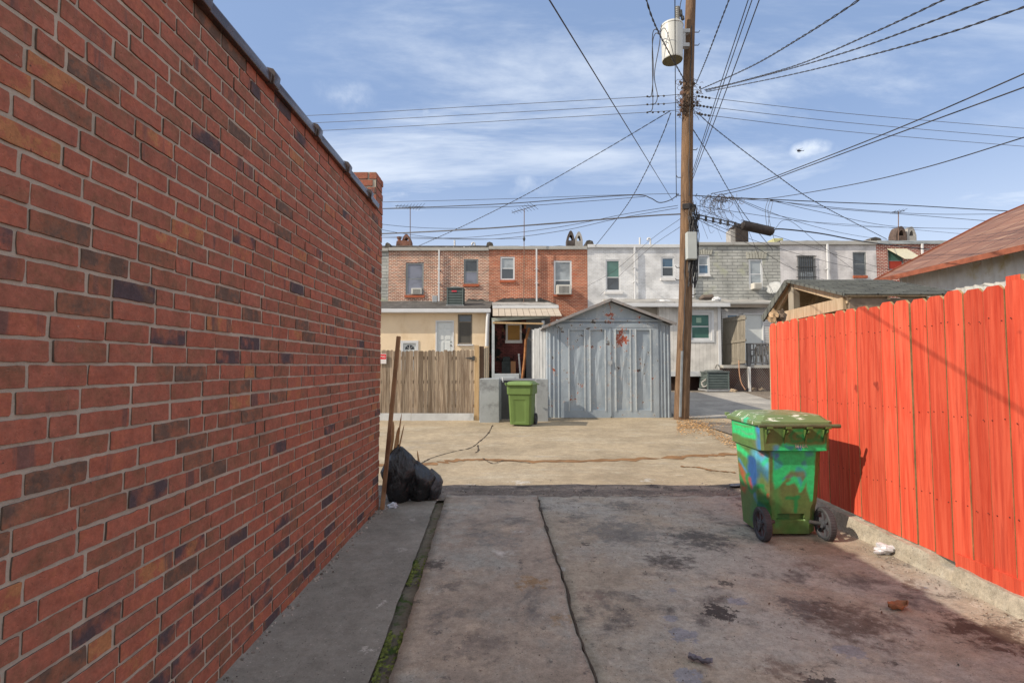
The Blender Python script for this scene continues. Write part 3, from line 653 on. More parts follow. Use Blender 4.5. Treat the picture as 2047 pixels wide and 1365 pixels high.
    for sx in (-1, 1):
        cx = sx*.266; wr = .138; b = MB()
        b.lathe([(wr-.028, -.028), (wr-.008, -.030), (wr, -.020), (wr, .020), (wr-.008, .030), (wr-.028, .028), (wr-.028, -.028)], (cx, -.27, wr), 40, 'x', False)
        for k in range(40):
            a = 2*math.pi*k/40; q = Vector((0, math.cos(a), math.sin(a))); t_ = Vector((0, -q.z, q.y)); c_ = Vector((cx, -.27, wr))+q*(wr-.001)
            b.bar(c_-Vector((.024, 0, 0)), c_+Vector((.024, 0, 0)), .008, .008, up=q)
        wh = b.build('wheel', m_wheel, r, smooth=False)
        b = MB(); b.lathe([(wr-.036, -.018), (wr-.027, -.024), (wr-.027, .024), (wr-.036, .018), (wr-.036, -.018)], (cx, -.27, wr), 32, 'x', False); b.lathe([(.03, -.034), (.034, -.02), (.034, .02), (.03, .034)], (cx, -.27, wr), 20, 'x')
        for k in range(6):
            a = math.pi*k/3+.3; q = Vector((0, math.cos(a), math.sin(a))); b.bar(Vector((cx, -.27, wr))+q*.02, Vector((cx, -.27, wr))+q*.1, .03, .022, up=(1, 0, 0))
        b.build('rim', mat('wheel rim', (.075, .08, .095), .6, .3, 12, .1), wh)
    return r
def text_mesh(name, s_, size, loc, rot, m, parent=None, sx=1., ext=.0006):
    cu = bpy.data.curves.new(name, 'FONT'); cu.body = s_; cu.size = size; cu.extrude = ext; cu.align_x = 'CENTER'; cu.align_y = 'CENTER'
    t = bpy.data.objects.new(name+'_tmp', cu); C.objects.link(t)
    dg = bpy.context.evaluated_depsgraph_get(); dg.update(); me = bpy.data.meshes.new_from_object(t.evaluated_get(dg)); bpy.data.objects.remove(t)
    me.materials.clear(); me.materials.append(m); o = bpy.data.objects.new(name, me); C.objects.link(o); WOFF[o] = Vector(loc)
    o.location = Vector(loc)-(WOFF[parent] if parent and parent.type == 'EMPTY' else Vector((0, 0, 0))); o.rotation_euler = rot; o.scale = (sx, 1, 1)
    if parent: o.parent = parent
    return o
nb = make_bin('graffiti covered green wheeled bin standing by the red fence', True, 'green wheeled trash bins')
tm = text_mesh('lettering', '3610A', .042, (.045, -.342, .80), (math.pi/2, 0, 0), mat('stencil white', (.45, .42, .38), .7), nb)
nb.location = (2.42, 4.645, .0); nb.rotation_euler = (0, 0, math.radians(-1.)); nb.scale = (1, .90, 1.015)
fb = make_bin('clean green wheeled bin between two gray piers across the alley', False, 'green wheeled trash bins')
q = G(1042, 838, .0); fb.location = (q.x, 12.75, alley_z(0, 12.7)+.0); fb.rotation_euler = (0, 0, math.radians(180-14)); fb.scale = (1.07, 1, 1.04)

# ================================================================ TRASH BAGS, PIPE, LITTER BY THE BRICK WALL
m_bag = None
m, nt, b_, oc = base('black plastic film', .16, 0, .6); b_.inputs['Base Color'].default_value = (.012, .013, .016, 1)
h1 = noise_(nt, oc, 9, 9, .65, dist=1.8); h2 = noise_(nt, oc, 6, 5, .6, (1, 1, .35), 2.5); bump_(nt, b_, math_(nt, 'ADD', h1, math_(nt, 'MULTIPLY', h2, 1.5)), .6, .035); m_bag = m
def bag(c, rx, ry, h, seed, label, lean=(0, 0), knot=True, m=None, flat=False):
    b = MB(); n, mm = 64, 44; vs = []; fs = []
    for i in range(mm+1):
        t = i/mm; prof_ = (math.sin(min(1, t*1.25+.16)*math.pi/2)**.6)*(1-max(0, (t-.55)/.45)**1.9*.9)
        if i == 0: prof_ *= .82
        for k in range(n):
            a = 2*math.pi*k/n; d = Vector((math.cos(a), math.sin(a), t*1.6))
            rdg = abs(noise.noise(d*2.3+Vector((seed, 0, 0)))); q = 1+.20*noise.noise(d*1.4+Vector((seed*5, 1, 2)))-.13*rdg+.05*noise.noise(d*6+Vector((seed, 3, 0)))+.05*math.sin(a*9+t*3)*(t > .5)*(t-.5)*2
            z = t*h*(1+.12*noise.noise(Vector((math.cos(a), math.sin(a), seed))))
            vs.append((c[0]+math.cos(a)*rx*prof_*q+lean[0]*t, c[1]+math.sin(a)*ry*prof_*q+lean[1]*t, c[2]+z))
    fs = [(i*n+k, i*n+(k+1) % n, (i+1)*n+(k+1) % n, (i+1)*n+k) for i in range(mm) for k in range(n)]+[tuple(range(n))[::-1], tuple(range(mm*n, (mm+1)*n))]
    b.add(vs, fs)
    o = tag(b.build('trash_bag', m or m_bag, smooth=True), label, 'trash bag', 'black trash bags by the brick wall'); return o
bag((-1.25, 5.62, .0), .21, .21, .60, 1, 'tall black trash bag tight against the brick wall corner', (.02, .02))
bag((-1.03, 5.70, .0), .20, .21, .43, 2.3, 'slumped black trash bag between the tall one and the grayish one', (-.05, 0))
m2, nt, b_, oc = base('gray black plastic film', .3, 0, .6); b_.inputs['Base Color'].default_value = (.045, .05, .06, 1); bump_(nt, b_, noise_(nt, oc, 6, 7, .6, dist=1.2), .9, .05)
bag((-.885, 5.80, .0), .125, .15, .31, 4.1, 'grayish trash bag at the outer right of the pile', (-.04, 0), m=m2)
# broken sticks in the pile
m_stick = woodmat('splintered wood', (.36, .21, .10), (.44, .29, .15), (.2, .11, .05))
rng = random.Random(5)
for i, (px, py, px2, py2, w_, lab) in enumerate(((778, 895, 786, 850, .035, 'thick splintered board end sticking up behind the trash bags'), (788, 898, 797, 862, .03, 'broken tan lath poking out of the trash bags'), (790, 893, 803, 834, .012, 'long thin splinter, tallest of the sticks in the trash bags'), (795, 893, 808, 856, .010, 'thin leaning splinter rightmost behind the trash bags'), (840, 935, 834, 908, .014, 'short stick standing out of the grayish trash bag'))):
    Y = 5.62 if i < 4 else 5.75; a = P(px, py+14, Y); c_ = P(px2, py2-8, Y+.03); b = MB(); b.col = (rng.random(),)*3
    b.tube([a, a.lerp(c_, .5)+Vector((rng.uniform(-.004, .004), 0, 0)), a.lerp(c_, .85), c_], [w_*.8, w_*.85, w_*.6, w_*.15], 5)
    tag(b.build('stick', m_stick), lab, 'stick', 'broken sticks in the trash bags')
# rusty pipe
m_rust = mat('rusty steel', (.20, .085, .04), .85, .35, 6, .7, 50, stains=(((.11, .06, .04), 3, .5, .7), ((.32, .22, .15), 2, .6, .75)))
m_rustpipe = mat('rusty square tube', (.32, .19, .10), .8, .3, 3, .6, 50, stains=(((.12, .05, .025), 2, .48, .6, (1, 1, .5)), ((.33, .27, .2), 3, .6, .7)))
a = P(764, 1018, 5.26); c_ = P(797, 672, 5.30); b = MB(); b.bar(a, c_, .042, .036); tag(b.build('steel_tube', m_rustpipe, bevel=.006), 'rusty square steel tube leaning upright at the brick wall corner', 'metal tube')
# small litter
def crumple(name, c, r, col, label, cat, seed, flat=.6, rough=.35, n=16, group=None, spec=.6):
    b = MB(); b.blob(c, r[0], r[1], r[2], n, 11, .38, 1.7, seed); o = b.build(name, mat('litter '+name+str(seed), col, rough, .3, 12, .7, 30, spec=spec, bdist=.01), smooth=False); return tag(o, label, cat, group)
g = G(1781, 1104, .04); crumple('crumpled_can', (g.x-.03, g.y, .065), (.10, .045, .038), (.62, .64, .68), 'crushed silver-white can beside the curb of the red fence', 'can', 3, rough=.25)
g = G(786, 1017); crumple('plastic_scrap', (g.x, g.y, .03), (.05, .03, .03), (.55, .6, .68), 'crumpled whitish plastic scrap at the foot of the trash bags', 'litter', 9)
g = G(1476, 973); crumple('rubber_scrap', (g.x, g.y, .02), (.10, .05, .022), (.06, .065, .085), 'flat dark rubber scrap left of the graffiti bin', 'litter', 12)
g = G(705, 1060)
for k, (px, py, lab) in enumerate(((703, 1062, 'larger gray rubble chunk at the foot of the brick wall'), (731, 1042, 'small dark rubble chunk at the foot of the brick wall'), (765, 1021, 'pale flat rubble chunk under the rusty tube'), (742, 1028, 'middle rubble chunk near the brick wall corner'))):
    g = G(px, py); crumple('rubble', (g.x, g.y, .02), (.045, .04, .028), (.30, .28, .27) if k != 1 else (.08, .07, .07), lab, 'rubble', 20+k, rough=.9, group='rubble bits along the brick wall', spec=.1)
# curled leaf & foil scrap
def sheetlet(name, c, w_, l, bend, col, label, cat, rz, rough=.6, seed=0, pointed=True):
    b = MB(); n = 14; vs = []; fs = []
    for i in range(n+1):
        t = i/n*2-1; hw = w_*(math.sqrt(max(0, 1-abs(t)**1.6)) if pointed else 1)
        for k in range(7):
            s_ = k/3-1; x = t*l; y = s_*hw*(1+.3*noise.noise(Vector((t*3, s_*2, seed)))); z = bend*(s_*s_+.5*t*t)+.018*noise.noise(Vector((t*2.5, s_*2.5, seed+4)))
            vs.append((c[0]+x*math.cos(rz)-y*math.sin(rz), c[1]+x*math.sin(rz)+y*math.cos(rz), c[2]+z))
    fs = [(i*7+k, i*7+k+1, (i+1)*7+k+1, (i+1)*7+k) for i in range(n) for k in range(6)]
    b.add(vs, fs); o = b.build(name, mat(label[:20], col, rough, .3, 20, .4), smooth=True); s = o.modifiers.new('s', 'SOLIDIFY'); s.thickness = .0015
    return tag(o, label, cat)
g = G(1795, 1221); sheetlet('dry_leaf', (g.x, g.y, .014), .035, .072, .03, (.34, .15, .075), 'curled brown dry leaf on the right drive slab', 'leaf', .2)
g = G(1400, 1327); sheetlet('foil_scrap', (g.x, g.y, .012), .018, .058, .02, (.17, .155, .19), 'curled dark foil scrap at the front of the drive', 'litter', -.5, .25, 4, False)
# grit on drive and alley edge
b = MB(); rng = random.Random(9)
def pebble(mb, x, y, z, r):
    a = rng.uniform(0, 6.3); d = [(math.cos(a+k*1.57)*r*rng.uniform(.7, 1.2), math.sin(a+k*1.57)*r*rng.uniform(.7, 1.2)) for k in range(4)]; h = r*rng.uniform(.4, .9)
    mb.col = (rng.random(), rng.random(), rng.random())
    mb.add([(x+u_, y+v_, z-.002) for u_, v_ in d]+[(x+u_*.6, y+v_*.6, z+h) for u_, v_ in d], [(0, 1, 5, 4), (1, 2, 6, 5), (2, 3, 7, 6), (3, 0, 4, 7), (4, 5, 6, 7)])
for i in range(900): pebble(b, rng.uniform(-.4, 2.3), rng.uniform(1.6, 5.8), .010, rng.choice((.002, .003, .003, .004, .006)))
for i in range(900): pebble(b, rng.uniform(-2, 6), rng.gauss(6.05, .22), -.004, rng.choice((.004, .005, .006, .009, .013)))
for i in range(300): pebble(b, 2.93-abs(rng.gauss(0, .09)), rng.uniform(1.8, 4.2), .032, rng.choice((.002, .003, .004, .006)))
for i in range(220): pebble(b, WX+abs(rng.gauss(0, .03))+.01, rng.uniform(1.8, 5.5), .02, rng.choice((.004, .006, .01, .014)))
for i in range(260):
    x, y = rng.choice(((rng.uniform(-.4, 2.9), rng.uniform(1.7, 5.8)), (2.93-abs(rng.gauss(0, .25)), rng.uniform(1.8, 5.6)), (rng.uniform(-1.3, 3), rng.gauss(5.95, .2)))); r_ = rng.uniform(.004, .014); a = rng.uniform(0, 6.3); z = .016+max(0, x-2.2)*.034
    b.col = (rng.random(), 0., rng.random()); u_ = Vector((math.cos(a), math.sin(a), .25))*r_; v_ = Vector((-math.sin(a), math.cos(a), .1))*r_*rng.uniform(.2, .6); c0 = Vector((x, y, z)); b.mi = 1; b.add([c0-u_, c0+v_, c0+u_+Vector((0, 0, .003)), c0-v_], [(0, 1, 2, 3)]); b.mi = 0
o = b.build('grit', [mat('grit', (.28, .25, .22), .9, .3, 9, .3, rnd=.6), mat('dark leaf chips', (.13, .08, .055), .9, .4, 20, .2)]); tag(o, 'loose grit and stone crumbs scattered over the drive and alley edge', 'grit', kind='stuff')
# moss in the gutter
b = MB()
for i in range(1500):
    y = rng.uniform(1.9, 5.6); d_ = noise.noise(Vector((y*1.7, 0, 5)))
    side = GL(y)+abs(rng.gauss(0, .022)) if rng.random() < .75 else GR(y)-abs(rng.gauss(0, .018))
    if d_ < -.05+ .25*rng.random()-.12*(3.4-y): continue
    r_ = rng.uniform(.003, .009); b.col = (rng.random(), rng.random(), rng.random())
    z = -.018; a = rng.uniform(0, 6.3)
    for k in range(3):
        aa = a+k*2.1; b.add([(side, y, z), (side+r_*math.cos(aa), y+r_*math.sin(aa), z+r_*1.1), (side+r_*math.cos(aa+.9), y+r_*math.sin(aa+.9), z+r_*.7)], [(0, 1, 2)])
    b.add([(side-r_, y-r_, z+.004), (side+r_, y-r_, z+.004), (side+r_, y+r_, z+.007), (side-r_, y+r_, z+.006)], [(0, 1, 2, 3)])
o = b.build('moss', mat('moss', (.13, .155, .035), .95, .4, 30, 0, rnd=.5)); tag(o, 'green moss growing in the narrow gutter beside the left walk', 'moss', kind='stuff')
# ================================================================ ROW HOUSES ACROSS THE ALLEY
YF = 26.0
def window(parent, px, Yf, fr, panes, sill=None, fw=.06, dep=.10, rail=.5, lintel=None, frame_dark=None, name='window'):
    x0, x1, z0, z1 = R(*px, Yf); b = MB(); y0, y1 = Yf+.02, Yf+dep
    b.box(x0, x0+fw, y0, y1, z0, z1); b.box(x1-fw, x1, y0, y1, z0, z1); b.box(x0+fw, x1-fw, y0, y1, z1-fw, z1); b.box(x0+fw, x1-fw, y0, y1, z0, z0+fw)
    zm = z0+(z1-z0)*rail; b.box(x0+fw, x1-fw, y0+.02, y1-.02, zm-.022, zm+.022)
    f = b.build(name, fr, parent)
    for (za, zb, g, yo) in ((zm+.022, z1-fw, panes[0], .06), (z0+fw, zm-.022, panes[1], .045)):
        b = MB(); b.box(x0+fw, x1-fw, Yf+yo, Yf+yo+.01, za, zb); b.build('pane', g, f)
    if sill:
        b = MB(); sx0, sx1, sz0, sz1 = R(*sill[0], Yf); b.box(sx0, sx1, Yf-.07, Yf+.03, sz0, sz1); b.build('sill', sill[1], f)
    return f
def wall_holes(parent, X0, X1, Z0, Z1, Yf, holes, m, thick=.25, name='wall'):
    hs = [R(*h, Yf) for h in holes]; xs = sorted({X0, X1, *[h[0] for h in hs], *[h[1] for h in hs]}); zs = sorted({Z0, Z1, *[h[2] for h in hs], *[h[3] for h in hs]}); b = MB()
    for i in range(len(xs)-1):
        for k in range(len(zs)-1):
            cx, cz = (xs[i]+xs[i+1])/2, (zs[k]+zs[k+1])/2
            if any(h[0] < cx < h[1] and h[2] < cz < h[3] for h in hs): continue
            b.quad((xs[i], Yf, zs[k]), (xs[i+1], Yf, zs[k]), (xs[i+1], Yf, zs[k+1]), (xs[i], Yf, zs[k+1]))
    for h in hs:
        y2 = Yf+thick
        b.quad((h[0], Yf, h[2]), (h[0], y2, h[2]), (h[0], y2, h[3]), (h[0], Yf, h[3])); b.quad((h[1], Yf, h[2]), (h[1], Yf, h[3]), (h[1], y2, h[3]), (h[1], y2, h[2]))
        b.quad((h[0], Yf, h[3]), (h[0], y2, h[3]), (h[1], y2, h[3]), (h[1], Yf, h[3])); b.quad((h[0], Yf, h[2]), (h[1], Yf, h[2]), (h[1], y2, h[2]), (h[0], y2, h[2]))
        b.quad((h[0], y2, h[2]), (h[1], y2, h[2]), (h[1], y2, h[3]), (h[0], y2, h[3]))
    D = Yf+(9 if thick == .25 else 3.9)
    b.quad((X0, Yf, Z0), (X0, Yf, Z1), (X0, D, Z1), (X0, D, Z0)); b.quad((X1, Yf, Z0), (X1, D, Z0), (X1, D, Z1), (X1, Yf, Z1))
    if thick == .25: b.quad((X0, D, Z0), (X0, D, Z1), (X1, D, Z1), (X1, D, Z0))
    return b.build(name, m, parent)
m_b1 = brickmat('tan red face brick', (.48, .165, .095), (.20, .085, .07), (.78, .64, .52), .205, .076, .0155, 0, stains=(((.10, .06, .05), 1.1, .60, .8),))
m_b2 = brickmat('orange red face brick', (.52, .155, .080), (.34, .10, .06), (.62, .42, .31), .205, .074, .0115, 0, stains=(((.13, .07, .05), .8, .6, .8, (1.4, 1, .6)), ((.55, .12, .05), 1.5, .6, .75)))
m_wb = brickmat('white painted brick', (.80, .82, .84), (.76, .78, .81), (.70, .71, .71), .205, .075, .010, 0, bump=.9, stains=(((.50, .50, .50), .9, .6, .85),))
m_wb2 = brickmat('off white painted brick', (.74, .73, .74), (.71, .70, .71), (.65, .64, .65), .205, .075, .010, 0, bump=.8)
m_st = brickmat('gray cast stone', (.50, .51, .48), (.43, .44, .42), (.30, .31, .30), .52, .165, .020, 0, bump=1.6, stains=(((.44, .46, .36), 1.2, .55, .7), ((.2, .21, .2), .9, .62, .8)))
m_rb = brickmat('dark red brick white joints', (.40, .075, .045), (.30, .055, .035), (.75, .62, .55), .205, .078, .014, 0)
m_dkb = brickmat('dark painted brick', (.22, .07, .065), (.15, .05, .05), (.08, .035, .03), .205, .073, .010, 0, stains=(((.015, .015, .015), 1.6, .46, .56), ((.2, .12, .05), 3, .66, .72)))
m_gut = mat('gutter gray white', (.42, .42, .40), .5, .08, 2, .1, stains=(((.3, .29, .27), 2, .58, .75),))
m_gutw = mat('gutter white', (.66, .68, .70), .45, .06, 2, .08)
m_parp = mat('parapet roofing', (.085, .078, .07), .95, .5, 4, .9, 12, stains=(((.42, .41, .39), 3.5, .60, .68),), bdist=.03)
m_sillr = mat('red sill', (.42, .12, .06), .85, .2, 6, .4)
m_sillw = mat('white sill', (.70, .70, .70), .7, .1, 6, .4)
m_fgray = mat('weathered gray frame', (.22, .24, .25), .6, .2, 6, .2)
HB = -.1
def house(label, x0, x1, top, gut, wm, holes, down=None, gm_=m_gut, parh=.12, downy=(503, 603)):
    mx = (x0+x1)/2; a, c_ = P(x0, 560, YF).x, P(x1, 560, YF).x; zt_ = P(mx, gut[1], YF).z; zg = P(mx, gut[0], YF).z
    h = empty('row_house', ((a+c_)/2, YF, 0), label, 'house', 'row houses across the alley')
    wall_holes(h, a+.002, c_-.002, HB, zt_+.02, YF, holes, wm)
    b = MB(); b.box(a+.01, c_-.01, YF-.12, YF, zt_, zg); b.build('gutter', gm_, h, bevel=.015)
    zp = P(mx, top, YF).z; b = MB(); n = 14
    for i in range(n):
        u0, u1 = lerp(a, c_, i/n), lerp(a, c_, (i+1)/n); q = lambda u_: zp+.035*noise.noise(Vector((u_*2.3, 4, 0)))
        b.hexa([(u0, YF-.05, zg+.002), (u1, YF-.05, zg+.002), (u1, YF+9, zg-.2), (u0, YF+9, zg-.2), (u0, YF+.02, q(u0)), (u1, YF+.02, q(u1)), (u1, YF+9, q(u1)-.1), (u0, YF+9, q(u0)-.1)])
    b.build('roof', m_parp, h, smooth=False)
    if down:
        px = down; A, B_ = P(px, downy[0], YF-.11), P(px, downy[1], YF-.11); b = MB(); b.box(A.x-.04, A.x+.04, YF-.17, YF-.07, B_.z, zt_+.02)
        for zz in (.35, .62): q = lerp(B_.z, zt_, zz); b.box(A.x-.08, A.x+.08, YF-.175, YF-.0, q, q+.035)
        b.build('downspout', m_gutw, h, bevel=.01)
    return h
def parwall(h, px0, px1, y0, y1, m=None):
    a, c_, z0, z1 = R(px0, y0, px1, y1, YF); b = MB(); w_ = c_-a
    b.prism([(a-.12*w_, YF-.06, z0), (c_+.3*w_, YF-.06, z0), (c_+.02, YF-.06, z1-.04), (lerp(a, c_, .55), YF-.06, z1+.02), (lerp(a, c_, .15), YF-.06, z1-.02)], (0, 7, 0)); b.build('party_wall', m or m_parp, h, bevel=.01)
def hood_chimney(h, px0, px1, y0, y1, m, off=2.0, gap=.5):
    "arched chimney hood with a see-through opening"
    Y = YF+off; a, c_, z0, z1 = R(px0, y0, px1, y1, Y); w_ = c_-a; H = z1-z0; b = MB(); dp = .55; n = 10
    def outer(t): # left->apex->right
        x = lerp(a, c_, t); s_ = abs(t-.5)*2; return (x, Y, z0+H*.45+H*.55*(1-s_**2.2) if True else 0)
    def inner(t):
        x = lerp(a+w_*.25, c_-w_*.22, t); s_ = abs(t-.5)*2; return (x, Y, z0+H*.45+H*.30*(1-s_**2.2))
    for i in range(n):
        o0, o1, i0, i1 = outer(i/n), outer((i+1)/n), inner(i/n), inner((i+1)/n); b.prism([o0, o1, i1, i0], (0, dp, 0))
    b.box(a, a+w_*.25, Y, Y+dp, z0-.5, z0+H*.45); b.box(c_-w_*.22, c_, Y, Y+dp, z0-.5, z0+H*.45)
    b.box(a+w_*.25-.001, c_-w_*.22+.001, Y+.003, Y+dp-.003, z0-.5, z0+H*.42)
    b.build('chimney', m, h)
def vent(h, px, y0, y1, cap=False):
    A, B_ = P(px, y1+4, YF+1.5), P(px, y0, YF+1.5); b = MB(); b.tube([A-Vector((0, 0, .4)), B_], .05, 10)
    if cap: b.tube([B_, B_+Vector((-.05, 0, .05)), B_+Vector((-.13, 0, .03)), B_+Vector((-.16, 0, -.08))], .055, 8)
    b.build('vent_pipe', m_gutw, h, smooth=True)
# far left sliver
h0 = house('gray stone-faced row house, just a sliver beside the brick garage corner', 640, 776.5, 491, (497, 503), m_st, []); parwall(h0, 770, 779, 497, 486)
h1 = house('tan-jointed brick row house with dark gray window frames, leftmost full house', 776.5, 977.5, 491, (496, 502), m_b1, [(811, 525, 847, 590), (927, 518, 956, 568)], down=878)
window(h1, (811, 525, 847, 590), YF, m_fgray, (g_purp, g_purp), ((809, 590, 849, 595), m_sillr), .09)
window(h1, (927, 518, 956, 568), YF, m_fgray, (g_dark, g_purp), ((926, 568, 958, 573), m_sillr), .08)
parwall(h1, 972, 984, 497, 484.5)
m_chb = mat('crumbling chimney brick', (.24, .115, .08), .9, .4, 6, .9, 30, stains=(((.1, .07, .06), 3, .55, .7),))
hood_chimney(h1, 803, 821, 494, 468, m_chb, 1.2)
a, c_, z0, z1 = R(789, 496, 822, 480, YF+1.1); b = MB(); b.prism([(a, YF+1.1, z0-.4), (c_, YF+1.1, z0-.4), (c_, YF+1.1, z1-.05), (lerp(a, c_, .5), YF+1.1, z1), (a+.1, YF+1.1, z1-.05)], (0, .09, 0)); b.tube([(a+.22, YF+1.2, z1-.1), (a+.22, YF+1.2, z1+.12)], .09, 8); b.tube([(a+.22, YF+1.2, z1+.1), (a+.22, YF+1.2, z1+.2)], .13, 8); b.build('chimney', m_chb, h1)
vent(h1, 909, 480, 494); vent(h1, 949, 487, 494, True)
h2 = house('orange-red brick row house with white windows and twin arched chimney hoods', 977.5, 1174.5, 491.5, (493, 499.5), m_b2, [(1000, 513, 1029, 560), (1107, 521, 1143, 589)], down=1072.5)
window(h2, (1000, 513, 1029, 560), YF, m_gutw, (g_gray, g_dark), ((999, 560, 1030, 565), m_sillr), .085)
window(h2, (1107, 521, 1143, 589), YF, m_gutw, (g_gray, g_dark), ((1106, 589, 1145, 593), m_sillr), .09, rail=.42)
hood_chimney(h2, 1133, 1149, 495, 461, mat('sooty chimney', (.09, .075, .07), .9, .4, 6, .6), .4); hood_chimney(h2, 1149.5, 1165, 495, 463, mat('gray chimney', (.40, .39, .37), .9, .2, 6, .6), .4)
parwall(h2, 1170, 1184, 495, 481)
h3 = house('white painted brick row house directly above the gray shed', 1174.5, 1381.5, 489, (489.5, 496), m_wb, [(1211, 519, 1240, 582), (1322, 514, 1348, 554)], down=1268.5, gm_=m_gutw, downy=(500, 602))
window(h3, (1211, 519, 1240, 582), YF, m_gutw, (g_green, g_dark), ((1208, 583, 1245, 588), m_sillw), .07, rail=.44)
window(h3, (1322, 514, 1348, 554), YF, m_gutw, (g_blue, g_dark), ((1320, 556, 1350, 561), m_sillw), .07)
vent(h3, 1279, 475, 490); vent(h3, 1300, 478, 490, True)
h4 = house('gray cast-stone row house right of the utility pole with stone fan lintels', 1381.5, 1560.5, 484, (485, 491), m_st, [(1394, 509, 1419, 550), (1497, 518, 1525, 578)], down=1384, downy=(545, 595))
window(h4, (1394, 509, 1419, 550), YF, m_gutw, (g_gray, g_blue), ((1394, 550, 1420, 553), m_sillw), .10)
window(h4, (1497, 518, 1525, 578), YF, m_gutw, (g_gray, g_gray), None, .09)
for (px0, px1, y0, y1) in ((1391, 1422, 500, 509), (1493, 1531, 504, 517)):
    b = MB(); n = 7
    for k in range(n):
        a, c_, z0, z1 = R(lerp(px0, px1, k/n)+.4, y0-(2 if k == 3 else 0), lerp(px0, px1, (k+1)/n)-.4, y1, YF); sl_ = (k-3)/3*.06
        b.prism([(a, YF-.04, z0), (c_, YF-.04, z0), (c_+sl_, YF-.04, z1), (a+sl_, YF-.04, z1)], (0, .04, 0))
    b.build('lintel', mat('pale stone', (.42, .42, .37), .9, .15, 6, .5), h4)
a, c_, z0, z1 = R(1472, 490, 1496, 449, YF+2); b = MB(); b.box(a, c_, YF+2, YF+2.8, z0-.5, z1-.1); b.box(a-.05, c_+.05, YF+1.95, YF+2.85, z1-.1, z1); b.build('chimney', mat('black chimney', (.055, .045, .04), .9, .5, 4, .9), h4)
b = MB(); b.box(a-.28, a-.01, YF+2.1, YF+2.7, z0-.5, z1-.25); b.build('chimney', mat('gray chimney', (.40, .39, .37)), h4)
a, c_, z0, z1 = R(1547, 487, 1566, 476, YF+.5); b = MB(); b.box(a, c_, YF+.5, YF+1.2, z0-.2, z1); b.build('roof_curb', mat('yellow roof curb', (.50, .50, .26), .8, .2, 5), h4, bevel=.03)
h5 = house('off-white painted brick row house with barred dark window behind the timber shed', 1560.5, 1753.5, 481, (482.5, 490), m_wb2, [(1596, 511, 1629, 575), (1705, 504, 1732, 552)], down=1653.5, downy=(490, 620))
window(h5, (1596, 511, 1629, 575), YF, m_fgray, (g_dark, g_gray), None, .07)
window(h5, (1705, 504, 1732, 552), YF, m_fgray, (g_dark, g_dark), ((1705, 551, 1733, 556), m_sillr), .06)
a, c_, z0, z1 = R(1594, 511, 1631, 575, YF-.06); b = MB()
for k in range(9): x = lerp(a+.03, c_-.03, k/8); b.box(x-.009, x+.009, YF-.07, YF-.05, z0, z1)
for q in (0, .33, .66, 1): z = lerp(z0, z1-.05, q); b.box(a-.05, c_+.05, YF-.075, YF-.045, z, z+.03)
b.build('window_bars', darkm, h5); parwall(h5, 1738, 1758, 488, 475)
h6 = house('dark red brick row house with white joints, rightmost by the rusty roof', 1753.5, 1955, 481, (482, 489), m_rb, [(1775, 498, 1806, 540)], down=1843, gm_=mat('gutter gray', (.36, .40, .42), .5), downy=(490, 620))
window(h6, (1775, 498, 1806, 540), YF, m_fgray, (g_green, mat('red board', (.40, .05, .03), .6)), None, .06, rail=.45)
a, c_, z0, z1 = R(1775, 498, 1808, 524, YF); b = MB(); b.prism([(a-.05, YF-.02, z1), (c_+.1, YF-.02, z1), (c_+.35, YF-.75, z0), (a+.3, YF-.75, z0)], (0, 0, .03)); b.build('awning', mat('cream awning', (.55, .52, .40), .6, .1, 8), h6)
m_chd = mat('brown chimney', (.12, .085, .07), .9, .4, 5, .6)
hood_chimney(h6, 1791, 1813, 485, 452, m_chd, .6); hood_chimney(h6, 1813, 1832, 485, 453, mat('gray chimney', (.40, .39, .37)), .6)
house('plain row house hidden beyond the rusty barn roof', 1955, 2160, 481, (482, 489), m_wb2, [])
for (hh_, x0_, x1_, yt_, sd_) in ((h1, 925, 977, 598, 2), (h2, 978, 1112, 596, 5), (h1, 778, 880, 603, 8)):
    n = 26; top = []; bot = []
    for i in range(n+1):
        px = lerp(x0_, x1_, i/n); e__ = min(1, 4*min(i/n, 1-i/n)+.1); q = P(px, lerp(609, yt_, e__)+3*noise.noise(Vector((px*.12, sd_, 0)))*e__, YF); top.append((q.x, YF-.012, q.z)); q = P(px, 613, YF); bot.append((q.x, YF-.012, q.z))
    b = MB(); [b.quad(bot[i], bot[i+1], top[i+1], top[i]) for i in range(n)]; b.build('tar_patch', tar, hh_)
# window air conditioners
def window_ac(px, Yf, label):
    x0, x1, z0, z1 = R(*px, Yf-.30); t = empty('window_air_conditioner', ((x0+x1)/2, Yf-.3, z0), label, 'air conditioner', 'window air conditioners')
    b = MB(); b.box(x0, x1, Yf-.30, Yf+.03, z0, z1); b.build('housing', mat('ac housing', (.62, .61, .56), .5, .08, 5), t, bevel=.015)
    b = MB(); n = 9; xm0 = lerp(x0, x1, .16); xm1 = lerp(x0, x1, .84)
    b.box(xm0, xm1, Yf-.304, Yf-.3, lerp(z0, z1, .12), lerp(z0, z1, .85)); b.build('coil', mat('ac coil', (.12, .12, .12), .6), t)
    b = MB()
    for k in range(n): x = lerp(xm0, xm1, k/(n-1)); b.box(x-.008, x+.008, Yf-.315, Yf-.3045, lerp(z0, z1, .12), lerp(z0, z1, .85))
    b.build('grille', mat('ac housing', (.6, .6, .56)), t)
window_ac((822, 576, 843, 588), YF+.2, 'gray window air conditioner in the lower sash of the tan-jointed brick house')
window_ac((1113, 569, 1142, 588), YF-.08, 'white window air conditioner sticking out of the orange-red brick house')
window_ac((1507, 565, 1524, 577), YF, 'white window air conditioner in the gray stone house')
